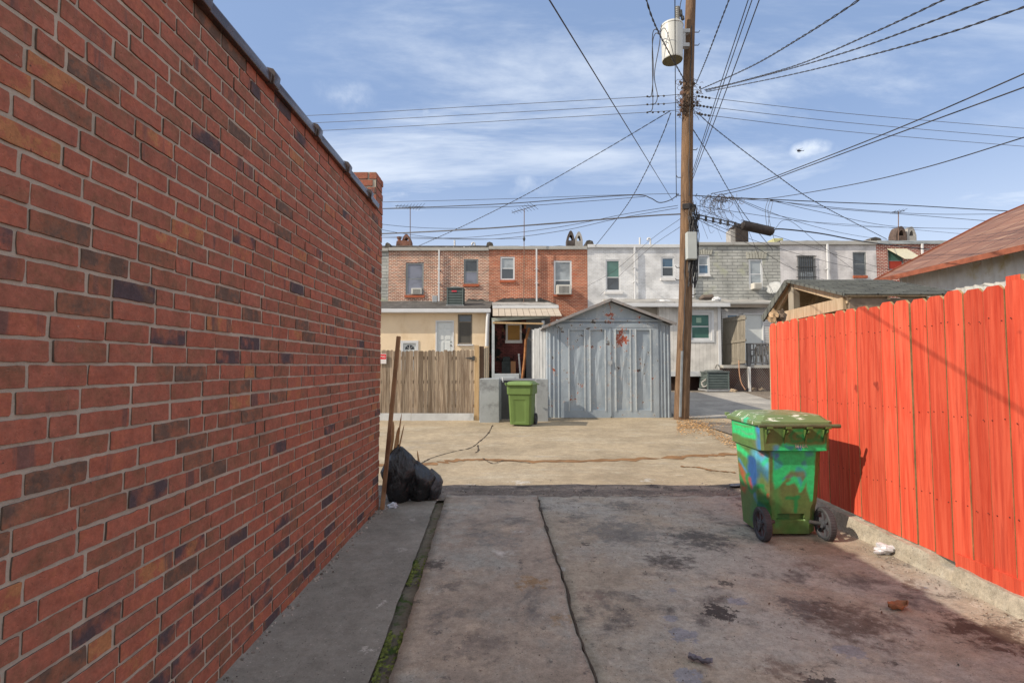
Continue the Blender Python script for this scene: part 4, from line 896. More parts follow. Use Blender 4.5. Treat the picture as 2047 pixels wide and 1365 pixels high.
# satellite dish
q = P(1547, 575, YF-.45); b = MB(); n = 16; nrm = Vector((-.75, -.6, .35)).normalized(); u_ = nrm.cross(Vector((0, 0, 1))).normalized(); v_ = nrm.cross(u_)
t = empty('satellite_dish', q, 'gray satellite dish on the wall of the gray stone house', 'satellite dish')
vs = [q-nrm*.08]+[q+u_*math.cos(k*2*math.pi/n)*.40*f_+v_*math.sin(k*2*math.pi/n)*.34*f_-nrm*.08*(1-f_*f_) for f_ in (.5, 1) for k in range(n)]
b.add(vs, [(0, 1+k, 1+(k+1) % n) for k in range(n)]+[(1+k, 1+n+k, 1+n+(k+1) % n, 1+(k+1) % n) for k in range(n)]); o = b.build('reflector', mat('dish gray', (.38, .40, .41), .5), t, smooth=True); s = o.modifiers.new('s', 'SOLIDIFY'); s.thickness = .015
b = MB(); b.tube([q-nrm*.05-v_*.0, q+Vector((.12, .3, -.25)), q+Vector((.12, .48, -.35))], .02, 6); b.build('mount', graymetal, t); b = MB(); b.tube([q+v_*.3, q+nrm*.4+v_*.12], .012, 6); b.build('feed_arm', graymetal, t)
# tv antennas
def antenna(px, yb, yt, Y, label, elems, rz, cluster=None, lean=0):
    A, B_ = P(px, yb, Y), P(px+lean, yt, Y); t = empty('tv_antenna', A, label, 'antenna', 'rooftop tv antennas')
    b = MB(); b.tube([A, A.lerp(B_, .5), B_], .022, 6); b.build('mast', mat('rusted mast', (.20, .13, .10), .8), t)
    if cluster: m_ = A.lerp(B_, cluster); b = MB(); b.tube([m_-Vector((0, 0, .12)), m_, m_+Vector((0, 0, .12))], [.03, .07, .03], 8); b.build('clamp', darkm, t)
    b = MB(); d = Vector((math.cos(rz), math.sin(rz), .12)); per = Vector((-math.sin(rz), math.cos(rz), 0)); b.bar(B_-d*elems*.09, B_+d*elems*.09, .025, .025)
    for k in range(elems): c0 = B_+d*((k-elems/2)*.17+.05); L = .18+.045*k; b.tube([c0-per*L+Vector((0, 0, .04)), c0+per*L-Vector((0, 0, .04))], .010, 4)
    b.build('aerial', cable, t)
antenna(820, 494, 413, YF+1, 'thin tv antenna on the roof of the tan-jointed brick house', 9, .5)
antenna(1047, 606, 418, YF-.5, 'tall rusty-masted tv antenna in front of the orange-red brick house', 8, -.5, .68, 1)
antenna(1796, 482, 423, YF+.4, 'short tv antenna beside the chimney of the dark red brick house', 4, .1)
# ---------------- rear extensions
YX = 22.0
def ext(label, px0, px1, ytop, ybot, m, holes, Y=YX, z_bot=None, name='house_extension', cat='house extension'):
    a, c_ = P(px0, (ytop+ybot)/2, Y).x, P(px1, (ytop+ybot)/2, Y).x; z1 = P((px0+px1)/2, ytop, Y).z; z0 = P((px0+px1)/2, ybot, Y).z if z_bot is None else z_bot
    t = empty(name, ((a+c_)/2, Y, z0), label, cat, 'rear extensions of the row houses'); wall_holes(t, a, c_, z0, z1, Y, holes, m, thick=.24)
    return t, a, c_, z0, z1
def sloped_roof(t, a, c_, z1, Y, zb, m=tar, ov=.25):
    b = MB(); n = 16
    for i in range(n):
        u0, u1 = lerp(a-.05, c_+.05, i/n), lerp(a-.05, c_+.05, (i+1)/n); q = lambda u_: .05*noise.noise(Vector((u_*1.7, 1, 0)))
        b.hexa([(u0, Y-ov, z1-.05), (u1, Y-ov, z1-.05), (u1, YF, zb-.2), (u0, YF, zb-.2), (u0, Y-ov, z1+.02), (u1, Y-ov, z1+.02), (u1, YF-.01, zb+q(u1)), (u0, YF-.01, zb+q(u0))])
    return b.build('roof', m, t)
m_yel = mat('tan stucco panel', (.82, .66, .46), .8, .1, .7, .25, 40, stains=(((.68, .50, .30), .9, .5, .75, (1, 1, .4)), ((.86, .70, .48), 3, .6, .8)))
e1, a, c_, z0, z1 = ext('tan stucco rear extension with a white panel door behind the brown fence', 640, 976, 624, 800, m_yel, [(872, 642, 906, 710), (915, 628, 944, 688), (803, 683, 834, 740)], z_bot=-.1)
sloped_roof(e1, a, c_, P(870, 621, YX).z, YX, P(870, 602, YF).z)
b = MB(); b.box(a, c_+.12, YX-.36, YX-.22, P(870, 625, YX-.3).z, P(870, 617.5, YX-.3).z); b.build('gutter', m_gutw, e1, bevel=.02)
b = MB(); b.box(a, c_, YX-.22, YX+.0, P(870, 625, YX).z-.02, P(870, 622, YX).z-.02); b.build('soffit', m_gutw, e1)
for k in (790, 835, 855, 965):
    x = P(k, 650, YX).x
def door(t, px, Y, m, panels, knob=True, name='door'):
    x0, x1, z0, z1 = R(*px, Y); b = MB(); b.box(x0+.03, x1-.03, Y+.045, Y+.09, z0, z1-.03); d = b.build(name, m, t)
    b = MB(); b.box(x0-.03, x0+.03, Y-.02, Y+.06, z0, z1+.03); b.box(x1-.03, x1+.03, Y-.02, Y+.06, z0, z1+.03); b.box(x0+.03, x1-.03, Y-.02, Y+.06, z1-.03, z1+.03); b.build('door_frame', m_yel if panels == 'y' else m_gutw, d)
    w_ = x1-x0
    b = MB()
    rows_ = ((.80, .92), (.50, .76), (.12, .44)) if panels else ()
    for (u0, u1) in ((.16, .44), (.56, .84)):
        for (f0, f1) in rows_: b.box(x0+w_*u0, x0+w_*u1, Y+.032, Y+.046, lerp(z0, z1, f0), lerp(z0, z1, f1))
    if rows_: b.build('panel', m, d, bevel=.01)
    if knob:
        b = MB(); b.blob((x1-.10, Y+.01, lerp(z0, z1, .35)), .035, .035, .035); b.blob((x1-.10, Y+.01, lerp(z0, z1, .35)+.16), .028, .028, .028); b.build('handle', darkm, d)
    return d
m_doorw = mat('white door', (.66, .70, .70), .45, .05, 2)
door(e1, (872, 642, 906, 716), YX, m_doorw, True)
x0, x1, z0_, z1_ = R(803, 683, 834, 740, YX); b = MB(); b.box(x0+.06, x1-.06, YX+.04, YX+.09, z0_, z1_-.06); dd = b.build('door', m_doorw, e1)
b = MB(); b.box(x0-.05, x0+.06, YX-.03, YX+.06, z0_, z1_+.05); b.box(x1-.06, x1+.05, YX-.03, YX+.06, z0_, z1_+.05); b.box(x0+.06, x1-.06, YX-.03, YX+.06, z1_-.06, z1_+.05); b.build('door_frame', m_gutw, dd)
b = MB(); cx = (x0+x1)/2; zz = z1_-.33; b.prism([(cx+.2*math.cos(k*math.pi/10), YX+.03, zz+.2*math.sin(k*math.pi/10)) for k in range(11)], (0, .02, 0)); b.build('fan_light', g_dark, dd)
b = MB(); [b.bar((cx, YX+.022, zz), (cx+.2*math.cos(k*math.pi/4), YX+.022, zz+.2*math.sin(k*math.pi/4)), .02, .01) for k in range(1, 4)]; b.build('glazing_bar', m_gutw, dd)
window(e1, (915, 628, 944, 688), YX, mat('brown window frame', (.20, .17, .13), .6), (g_dark, mat('insect screen', (.085, .08, .07), .7, .1, 3, .1)), ((914, 688, 946, 691), m_gutw), .06, rail=.74)
A, B_ = P(975, 640, YX-.25), P(973, 692, YX-.25); b = MB(); b.tube([P(976, 626, YX-.25), A, B_], .085, 10); b.build('downspout', m_gutw, e1, smooth=True)
# rooftop condenser
def condenser(px, Y, label, badge=False):
    x0, x1, z0, z1 = R(*px, Y); w_ = x1-x0; t = empty('air_conditioner', ((x0+x1)/2, Y, z0), label, 'air conditioner', 'outdoor air conditioning units')
    mg = mat('condenser green gray', (.13, .165, .16), .5, .15, 6, .15); n = 10; H = z1-z0
    b = MB(); b.box(x0+.04, x1-.04, Y+.04, Y+w_-.04, z0+.04, z1-.05); b.build('coil', mat('condenser coil', (.035, .045, .05), .7), t)
    b = MB()
    for k in range(n): z = lerp(z0+.07, z1-.10, k/(n-1)); b.hexa([(x0, Y, z), (x1, Y, z), (x1, Y+w_, z), (x0, Y+w_, z), (x0+.03, Y+.03, z+H/n*.52), (x1-.03, Y+.03, z+H/n*.52), (x1-.03, Y+w_-.03, z+H/n*.52), (x0+.03, Y+w_-.03, z+H/n*.52)])
    for (xx, yy) in ((x0, Y), (x1-.05, Y), (x0, Y+w_-.05), (x1-.05, Y+w_-.05)): b.box(xx-.002, xx+.052, yy-.002, yy+.052, z0+.02, z1-.04)
    b.build('louvers', mg, t)
    b = MB(); b.box(x0-.02, x1+.02, Y-.02, Y+w_+.02, z1-.06, z1); b.lathe([(w_*.42, z1), (w_*.42, z1+.03), (w_*.36, z1+.05), (.05, z1+.06)], ((x0+x1)/2, Y+w_/2, 0), 20); b.build('top', mat('condenser top', (.13, .15, .15), .5), t, bevel=.01)
    b = MB(); b.box(x0-.04, x1+.04, Y-.04, Y+w_+.04, z0-.06, z0+.02); b.build('base', graymetal, t)
    if badge: b = MB(); b.box(lerp(x0, x1, .3), lerp(x0, x1, .6), Y-.012, Y-.004, lerp(z0, z1, .74), lerp(z0, z1, .82)); b.build('badge', mat('red badge', (.6, .05, .08), .4), t)
condenser((893, 574, 926, 610.5), 23.6, 'dark condenser unit with a red badge on the roof of the tan extension', True)
x0, x1, z0_, z1_ = R(890, 616, 930, 611, 23.5); b = MB(); b.box(x0, x1, 23.5, 24.6, z0_-.35, z1_-.06); b.box(x0-.1, x1+.1, 23.45, 24.65, z0_-.4, z0_-.02); tag(b.build('timber_platform', mat('weathered timber', (.22, .17, .12), .9, .3, 5, .4)), 'low timber platform under the rooftop condenser unit', 'platform')
b = MB(); q = P(869, 600, 24.2); b.box(q.x-.12, q.x+.12, 24.2, 24.4, q.z-.1, q.z+.22); tag(b.build('junction_box', graymetal, bevel=.02), 'small gray junction box on the roof of the tan extension', 'box')
# middle porch extension
e2 = empty('house_extension', (P(1040, 700, YX).x, YX, 0), 'open back porch with a tan shingle awning and dark painted brick wall', 'house extension', 'rear extensions of the row houses')
a, c_, z0_, z1_ = R(978, 790, 1056, 628, YX+1.2)
wall_holes(e2, a, c_, -.1, z1_, YX+1.2, [(1011, 645, 1043, 684)], m_dkb, thick=.24)
window(e2, (1011, 645, 1043, 684), YX+1.2, white, (mat('amber board', (.42, .23, .06), .6, .15, 3), mat('amber board', (.4, .2, .05))), ((1010, 680, 1044, 686), white), .09, rail=.9)
a2, c2, z2, z3 = R(1052, 800, 1100, 630, YX+1.0); b = MB(); b.box(a2, c2, YX+1, YX+1.1, -.1, z3); b.build('side_panel', mat('gray panel', (.16, .17, .18), .8, .2, 3), e2)
# awning
xa, xb = P(985, 625, YX-1.2).x, P(1124, 625, YX-1.2).x; z_lo = P(1050, 631, YX-1.2).z; z_hi = P(1050, 617, YX).z; b = MB(); n = 11; xt0, xt1 = P(985, 617, YX).x, P(1117, 617, YX).x
for k in range(n):
    u0, u1 = k/n, (k+1)/n-.006; b.hexa([(lerp(xa, xb, u0), YX-1.2, z_lo-.02), (lerp(xa, xb, u1), YX-1.2, z_lo-.02), (lerp(xt0, xt1, u1), YX, z_hi-.03), (lerp(xt0, xt1, u0), YX, z_hi-.03), (lerp(xa, xb, u0), YX-1.2, z_lo), (lerp(xa, xb, u1), YX-1.2, z_lo), (lerp(xt0, xt1, u1), YX, z_hi), (lerp(xt0, xt1, u0), YX, z_hi)])
b.build('awning', mat('tan awning panel', (.48, .41, .33), .7, .12, 4, .2), e2)
b = MB(); b.box(xt0, xt1, YX-.02, YX+.1, z_hi+.01, P(1050, 611.5, YX).z); b.build('gutter', m_gutw, e2, bevel=.015)
b = MB(); zb_ = P(1050, 604, YF).z
b.hexa([(xt0, YX+.1, z_hi), (xt1, YX+.1, z_hi), (xt1-.2, YF, zb_-.25), (xt0-.2, YF, zb_-.25), (xt0, YX+.1, z_hi+.18), (xt1, YX+.1, z_hi+.18), (xt1-.2, YF-.01, zb_), (xt0-.2, YF-.01, zb_)]); b.build('roof', mat('silver coated roof', (.36, .355, .34), .8, .25, 2, .6, 20, stains=(((.12, .11, .1), 2.2, .52, .62),)), e2)
b = MB(); b.bar(P(983, 639, YX-1), P(1100, 632, YX-1), .12, .14); b.build('beam', mat('mossy white beam', (.36, .39, .34), .7, .2, 3), e2)
b = MB(); b.bar(P(985, 645, YX-1.1), P(1086, 647, YX-1.1), .08, .07); b.build('beam', m_fresh, e2)
for px in (986, 1085.5):
    A = P(px, 641, YX-1.05); b = MB(); b.box(A.x-.055, A.x+.055, YX-1.1, YX-.99, 0, A.z); b.build('post', mat('white gray post', (.46, .50, .52), .6), e2)
b = MB(); b.bar(P(1050, 655, YX), P(1050, 648, YX-.3), .1, .1); b.tube([P(1058, 655, YX-.2), P(1051, 680, YX-.2), P(1049, 715, YX-.2), P(1044, 757, YX-.2)], .06, 5); tag(b.build('broken_post', mat('splintered orange wood', (.34, .15, .06), .9, .4, 6, .6)), 'splintered orange-brown post under the tan awning', 'post')
b = MB(); b.bar(P(1037, 707, YX+.3), P(1041, 760, YX+.3), .07, .07); tag(b.build('metal_tube', graymetal), 'short pale tube leaning by the dark porch wall', 'tube')
b = MB(); x0, x1, z0_, z1_ = R(988, 775, 1038, 747, YX-.2); b.box(x0, x1, YX-.2, YX+.5, -.1, z1_); b.box(x0+.3, x1-.2, YX-.24, YX-.2, z0_, z1_-.15); tag(b.build('white_cabinet', mat('blueish white cabinet', (.48, .53, .57), .6, .1, 3), bevel=.01), 'low white cabinet against the dark porch wall', 'cabinet')
x0, x1, z0_, z1_ = R(1003, 752, 1024, 722, YX+.7); b = MB(); b.box(x0, x1, YX+.6, YX+1.1, -.1, z1_); b.box(x0+.05, x1-.1, YX+.65, YX+1.05, z1_, z1_+.2); tag(b.build('storage_crate', mat('dark crate', (.03, .04, .04), .7, .4, 5), bevel=.02), 'dark stacked crates in the shade of the open porch', 'crate')
x0, x1, z0_, z1_ = R(1021, 745, 1031, 722, YX+.5); b = MB(); b.box(x0, x1, YX+.5, YX+.8, -.1, z1_); tag(b.build('cardboard_box', mat('brown carton', (.28, .14, .07), .9, .2, 4), bevel=.01), 'brown carton beside the dark crates in the porch', 'box')
# white extension
m_vsid = brickmat('vertical siding', (.74, .72, .68), (.72, .70, .66), (.56, .54, .50), .16, 30, .008, 0, bump=.5)
e3, a, c_, z0_, z1_ = ext('raised white sided extension with a green-glazed window right of the pole', 1318, 1442, 611, 742, m_vsid, [(1379, 625, 1422, 680)])
window(e3, (1379, 625, 1422, 680), YX, m_gutw, (g_green, g_green), None, .10)
b = MB(); X0, X1, Z0, Z1 = R(1374, 620, 1427, 684, YX); x0, x1, zz0, zz1 = R(1379, 625, 1422, 680, YX)
for bx in ((X0, x0, Z0, Z1), (x1, X1, Z0, Z1), (x0, x1, zz1, Z1), (x0, x1, Z0, zz0)): b.box(bx[0], bx[1], YX-.03, YX+.0, bx[2], bx[3])
b.build('window_trim', m_gutw, e3)
x0, x1, zz0, zz1 = R(1392, 635, 1402, 645, YX+.04); b = MB(); b.box(x0, x1, YX+.045, YX+.055, zz0, zz1); b.build('notice', mat('notice paper', (.30, .45, .36), .7), e3)
b = MB(); x = P(1440, 700, YX).x; b.box(x-.09, x+.03, YX-.03, YX+.1, z0_, z1_); b.box(a, c_+.02, YX-.035, YX+.2, z0_-.22, z0_); b.build('corner_trim', m_gutw, e3)
x0, x1 = P(1240, 606, YX-.35).x, P(1459, 606, YX-.35).x
b = MB(); b.box(x0, x1, YX-.42, YX-.28, P(1400, 614, YX-.3).z, P(1400, 606.5, YX-.3).z); b.build('gutter', m_gutw, e3, bevel=.02)
b = MB(); b.box(x0, x1-.05, YX-.28, YX+.3, P(1400, 612, YX).z, P(1400, 610, YX).z); b.build('soffit', m_gut, e3)
sloped_roof(e3, x0+.1, x1-.1, P(1400, 606, YX).z, YX, P(1400, 598, YF).z, mat('pale roof', (.35, .34, .32), .85, .3, 2, .4, stains=(((.1, .1, .1), 2, .56, .66),)))
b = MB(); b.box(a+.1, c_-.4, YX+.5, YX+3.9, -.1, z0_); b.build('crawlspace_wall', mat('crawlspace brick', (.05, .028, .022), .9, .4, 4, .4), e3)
b = MB(); bx = P(1240, 650, YX).x; b.box(bx, a-.01, YX+.3, YX+3.9, -.1, P(1280, 611, YX).z); b.build('rear_wall', mat('beige siding', (.46, .42, .36), .7, .1, 2), e3)
q = P(1413, 596, 24); b = MB(); b.tube([P(1399, 599, 24.5), P(1405, 595, 24.5), P(1424, 594, 24.5), P(1426, 599, 24.5)], [.09, .14, .14, .07], 8); tag(b.build('vent_hood', mat('brown vent hood', (.14, .11, .09), .7)), 'brown sheet-metal vent hood on the roof of the white extension', 'vent')
b = MB(); b.blob(P(1432, 599, 24), .22, .2, .13, 12, 8, .2); tag(b.build('roof_vent', m_gutw), 'small white roof vent beside the brown vent hood', 'vent')
b = MB(); b.blob(P(1326, 603, 23), .42, .2, .07, 12, 6, .2); tag(b.build('roof_patch', m_gutw), 'flat white roof flashing left of the pole on the white extension', 'flashing')
condenser((1414, 742, 1458, 779), 21.2, 'gray-green condenser unit on the ground beside the white extension')
b = MB(); b.tube(smooth_path([P(1412, 758, 21.3), P(1403, 765, 21.4), P(1407, 773, 21.3), P(1414, 770, 21.3)], 6), .035, 6); b.tube(smooth_path([P(1430, 735, 21.9), P(1434, 728, 21.7), P(1440, 735, 21.7)], 6), .03, 6); tag(b.build('refrigerant_hose', mat('gray hose', (.35, .34, .32), .7)), 'looped gray hose behind the ground condenser', 'hose')
# gray house rear extension with deck
m_lap = brickmat('lap siding', (.60, .60, .60), (.58, .58, .59), (.34, .34, .35), 40, .11, .010, 0, bump=.6)
YG = 23.2
e4, a, c_, z0_, z1_ = ext('light gray lap-sided extension with a white door above the back deck', 1444, 1580, 617, 732, m_lap, [(1488, 628, 1526, 728), (1452, 627, 1477, 650)], Y=YG)
door(e4, (1488, 628, 1526, 728), YG, m_doorw, False, False, 'door'); window(e4, (1452, 627, 1477, 650), YG, m_gutw, (g_blue, g_blue), None, .07, rail=.1)
b = MB(); b.box(a-.05, c_, YG-.35, YG-.1, P(1500, 616, YG).z, P(1500, 609, YG).z); b.build('gutter', mat('tan gutter', (.30, .25, .20), .6), e4, bevel=.02)
b = MB(); b.box(a-.05, c_, YG-.40, YG-.352, P(1500, 609.5, YG).z, P(1500, 606, YG).z); b.build('drip_edge', m_gut, e4)
sloped_roof(e4, a, c_, P(1500, 607, YG).z, YG, P(1500, 599, YF).z, mat('pale roof'  , (.35, .34, .32)))
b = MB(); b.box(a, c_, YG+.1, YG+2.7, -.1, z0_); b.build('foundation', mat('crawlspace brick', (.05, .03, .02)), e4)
# deck
YD = 21.6
dk = empty('deck', (P(1500, 728, YD).x, YD, .4), 'small raised gray deck with a picket railing and wire mesh skirt', 'deck')
x0, x1 = P(1446, 730, YD).x, P(1560, 730, YD).x; zd = P(1500, 728, YD).z; mg = woodmat('weathered gray wood', (.22, .20, .165), (.29, .265, .22), (.13, .115, .09), .9, (.05, .04, .03), .15)
b = MB(); b.box(x0, x1, YD, YG-.02, zd-.16, zd-.03); b.build('floor', mat('pale deck edge', (.42, .41, .38), .8), dk)
xr0, xr1 = P(1494, 700, YD).x, x1; zt_ = P(1500, 686, YD).z; mr = mat('railing gray', (.15, .15, .155), .7, .2, 6)
b = MB(); b.box(xr0, xr1, YD-.02, YD+.06, zt_-.05, zt_); b.box(xr0, xr1, YD, YD+.04, zd+.03, zd+.09)
k = xr0
while k < xr1: b.box(k, k+.035, YD, YD+.035, zd+.09, zt_-.05); k += .13
b.build('railing', mr, dk)
b = MB(); b.box(xr0-.03, xr0+.09, YD-.06, YD+.05, .3, zt_+.0); b.build('post', mr, dk)
b = MB(); b.box(xr0-.03, xr0+.07, YD-.12, YD-.065, .3, zd-.1); b.build('post', white, dk)
m, nt, b_, oc = base('chicken wire', .5, .3); b_.inputs['Base Color'].default_value = (.3, .29, .28, 1)
b = MB(); zz = .32; sp_ = .085
xx = P(1460, 750, YD).x
n = int((x1-xx)/sp_)
for i in range(n):
    for s_ in (1, -1):
        X_ = xx+i*sp_; Ht = zd-.18-zz; ln = Ht; 
        b.bar((X_, YD-.03-.004*s_, zz), (X_+s_*ln*.7, YD-.03-.004*s_, zd-.18), .008, .008, up=(0, 1, 0))
b.build('wire_skirt', m, dk)
b = MB(); b.box(x0, x1+.5, YD+.35, YD+.45, .2, zd-.16); b.build('brick_skirt', m_dkb if False else brickmat('brown brick', (.19, .075, .05), (.14, .06, .045), (.12, .09, .08), .205, .075, .01), dk)
# weathered screen fence on the deck
sf = empty('screen_fence', P(1467, 700, YD-.1), 'weathered gray wood privacy panel beside the white extension', 'fence')
b = MB(); n = 11; A0, A1 = (P(1445, 636, YD+1.0), P(1445, 733, YD+1.0)), (P(1490.5, 629, YD-.15), P(1490.5, 727, YD-.15))
for k in range(n):
    b.col = (rng.random(), rng.random(), rng.random()); t0, t1 = k/n, (k+1)/n-.012; p = [A0[1].lerp(A1[1], t0), A0[1].lerp(A1[1], t1), A0[0].lerp(A1[0], t1), A0[0].lerp(A1[0], t0)]; b.prism(p, (0, .03, 0))
b.build('board', mg, sf)
for f_ in (.07, .52, .96): b = MB(); b.bar(A0[0].lerp(A0[1], f_)-Vector((0, .04, 0)), A1[0].lerp(A1[1], f_)-Vector((0, .04, 0)), .05, .1); b.build('rail', mg, sf)
# plastic chair on the deck
ch = empty('plastic_chair', P(1517, 724, YD+.5), 'taupe plastic garden chair seen from behind on the deck', 'chair')
m_pc = mat('taupe plastic', (.26, .235, .205), .5, .08, 4); q = P(1517, 724, YD+.5); q.z = zd-.03
b = MB()
for sx in (-1, 1):
    for sy in (-1, 1):
        bb2 = MB(); bb2.bar(q+Vector((sx*.27, sy*.24, 0)), q+Vector((sx*.2, sy*.2, .42)), .05, .05); bb2.build('leg', m_pc, ch)
b = MB(); b.box(q.x-.25, q.x+.25, q.y-.24, q.y+.24, q.z+.40, q.z+.44); b.build('seat', m_pc, ch, bevel=.02)
b = MB()
arc = [q+Vector((.28*math.sin(t_), -.27-.04*math.cos(t_), .44+.46*max(0, math.cos(t_))**.5)) for t_ in [(-1.57+i*3.14/12) for i in range(13)]]; b.tube(arc, .035, 6)
for i in range(-3, 4): b.bar(q+Vector((i*.06, -.27, .44)), q+Vector((i*.065, -.30, .86-.012*i*i)), .03, .02)
b.build('backrest', m_pc, ch)
for sx in (-1, 1): b = MB(); b.tube([q+Vector((sx*.28, -.26, .66)), q+Vector((sx*.3, 0, .66)), q+Vector((sx*.28, .22, .62)), q+Vector((sx*.27, .24, .42))], .028, 6); b.build('armrest', m_pc, ch)
b = MB(); b.tube(smooth_path([P(1477, 720, YD-.25), P(1478, 745, YD-.3), P(1482, 765, YD-.35), P(1490, 779, YD-.4)], 6), .022, 6); tag(b.build('garden_hose', mat('orange hose', (.45, .25, .15), .6)), 'orange hose hanging down from the deck to the ground', 'hose')
for k, (px, py, lab) in enumerate(((1466, 782, 'tan rubble lump right of the ground condenser'), (1506, 770, 'upright brick fragment under the deck'), (1522, 774, 'flat tan stone under the deck'))):
    g = P(px, py, 20.8 if k == 0 else 22.); crumple('rubble', (g.x, g.y, yard_z(0, g.y)+.05), (.14, .1, .09), (.36, .28, .20), lab, 'rubble', 40+k, rough=.9, group='rubble bits near the deck', spec=.1)
# ================================================================ BROWN FENCE, PIERS, GATE
m_wf = woodmat('weathered brown fence wood', (.42, .345, .265), (.21, .155, .11), (.09, .065, .045), .9, (.05, .03, .02), .34, .8)
YB = 13.8
bf = empty('brown_fence', P(860, 830, YB), 'weathered brown dog-ear board fence across the alley at left', 'fence')
b = MB(); x = P(560, 760, YB).x; xe = P(949, 760, YB).x; zb_ = P(860, 826, YB).z; rng = random.Random(31)
while x < xe-.03:
    wd = rng.choice((.10, .095, .105, .14, .12)); wd = min(wd, xe-x); zt_ = P(860, 700, YB).z+rng.uniform(-.03, .02)+(.0); e_ = .025; a, c_ = x, x+wd-.004; l_ = rng.uniform(-.006, .006)
    b.col = (rng.random(), rng.random(), rng.random()); yy = YB+rng.uniform(-.006, .006)
    b.prism([(a, yy, zb_), (c_, yy, zb_), (c_+l_, yy, zt_-e_), (c_-e_+l_, yy, zt_), (a+e_+l_, yy, zt_), (a+l_, yy, zt_-e_)], (0, .02, 0)); x += wd+rng.choice((.001, .003, .006))
b.build('board', m_wf, bf)
for z in (.35, 1.0, 1.65): b = MB(); b.box(P(560, 760, YB).x, xe, YB+.03, YB+.07, z, z+.09); b.build('rail', m_wf, bf)
for (px0, px1, y0, y1, m_, yo) in ((948, 957, 690, 845, m_fresh, -.03), (958, 967, 692, 842, mat('dark post', (.12, .075, .05), .9), .02)):
    x0, x1, z0, z1 = R(px0, y0, px1, y1, YB+yo); b = MB(); b.box(x0, x1, YB+yo, YB+yo+.1, 0, z1); b.build('post', m_, bf)
m_sheet = mat('scuffed white sheet metal', (.55, .57, .58), .5, .12, 2, .3, 8, stains=(((.40, .41, .42), 1.5, .5, .7),), metal=.1)
b = MB()
for (pa, pb, dz, yo) in ((600, 822, 0, 0), (823, 947, 0, -.03)):
    x0, x1 = P(pa, 835, YB).x, P(pb, 835, YB).x; n = 16; zt_ = P(860, 825.5, YB).z
    for k in range(n):
        u0, u1 = lerp(x0, x1, k/n), lerp(x0, x1, (k+1)/n); f_ = lambda u_: YB-.03+yo+.012*noise.noise(Vector((u_*3, 1, pa))); b.hexa([(u0, f_(u0)-.02, .0), (u1, f_(u1)-.02, .0), (u1, f_(u1)-.01, .0), (u0, f_(u0)-.01, .0), (u0, f_(u0), zt_), (u1, f_(u1), zt_), (u1, f_(u1)+.01, zt_), (u0, f_(u0)+.01, zt_)])
b.build('kick_sheet', m_sheet, bf)
b = MB(); q = P(945, 716, YB-.06); b.box(q.x-.01, q.x+.05, YB-.05, YB-.02, q.z-.06, q.z+.06); b.prism([(q.x-.01, YB-.035, q.z+.03), (q.x-.01, YB-.035, q.z-.03), (q.x-.2, YB-.035, q.z-.008), (q.x-.2, YB-.035, q.z+.008)], (0, .012, 0)); b.build('hinge', darkm, bf)
# sign
x0, x1, z0, z1 = R(742, 707, 772.5, 727, YB-.03); sg = empty('parking_sign', ((x0+x1)/2, YB-.03, z0), 'small white parking sign with a red band on the brown fence', 'sign')
b = MB(); b.box(x0, x1, YB-.04, YB-.03, z0, z1); b.build('plate', mat('sign white', (.75, .72, .72), .4, .03), sg, bevel=.003)
zm = lerp(z0, z1, .62); b = MB(); b.box(x0+.008, x1-.008, YB-.0425, YB-.0402, zm-.045, z1-.012); b.build('red_band', mat('sign red', (.70, .03, .04), .4, .03), sg)
text_mesh('lettering', 'PARKING', .088, ((x0+x1)/2, YB-.0435, (zm-.045+z1-.012)/2), (math.pi/2, 0, 0), mat('sign white', (.7,)*3), sg)
text_mesh('lettering', 'NO', .07, ((x0+x1)/2, YB-.0415, lerp(z0, z1, .2)), (math.pi/2, 0, 0), mat('sign red', (.7, .03, .04)), sg) if False else None
# piers & gate
m_pier = mat('gray painted render', (.36, .39, .41), .9, .1, 2, .7, 45, stains=(((.20, .21, .22), 2, .5, .7), ((.12, .11, .10), 5, .68, .78)), bdist=.01)
def pier(px, Y, dep, label):
    x0, x1, z0, z1 = R(*px, Y); b = MB(); b.box(x0, x1, Y, Y+dep, -.1, z1); o = b.build('gate_pier', m_pier, bevel=.015); tag(o, label, 'pier', 'gray gate piers')
pier((958.5, 757, 998, 845), 13.3, .9, 'gray rendered pier left of the clean green bin')
pier((1071, 757.5, 1096, 842), 13.5, .6, 'gray rendered pier between the clean green bin and the gray shed')
x0, x1, z0, z1 = R(998.5, 758, 1070.5, 840, 13.7); gt = empty('yard_gate', ((x0+x1)/2, 13.7, 0), 'low dark gray gate behind the clean green bin', 'gate')
b = MB(); b.box(x0, x1, 13.7, 13.73, .05, z1-.02); b.build('panel', mat('dark gray gate', (.10, .105, .115), .7, .2, 4), gt)
b = MB(); b.box(x0, x1, 13.67, 13.76, z1-.03, z1+.02); b.box(x0, x0+.05, 13.66, 13.7, .03, z1-.03); b.box(x1-.05, x1, 13.66, 13.7, .03, z1-.03); b.build('frame', mat('gate frame', (.30, .32, .35), .6), gt)
b = MB(); b.tube([(x0+.09, 13.62, z1-.08), (x0+.09, 13.62, z1+.05)], .02, 8); b.build('latch', m_gutw, gt)
# gap clutter fence behind: weathered gate leaf left of awning post
b = MB(); x0, x1, z0, z1 = R(966, 694, 976, 757, 17.5)
for k in range(3): b.col = (rng.random(), rng.random(), rng.random()); b.box(lerp(x0, x1, k/3), lerp(x0, x1, (k+1)/3)-.01, 17.5, 17.53, 0, z1+rng.uniform(-.05, .05))
tag(b.build('fence_panel', mg), 'narrow gray weathered fence panel between the two back yards', 'fence')
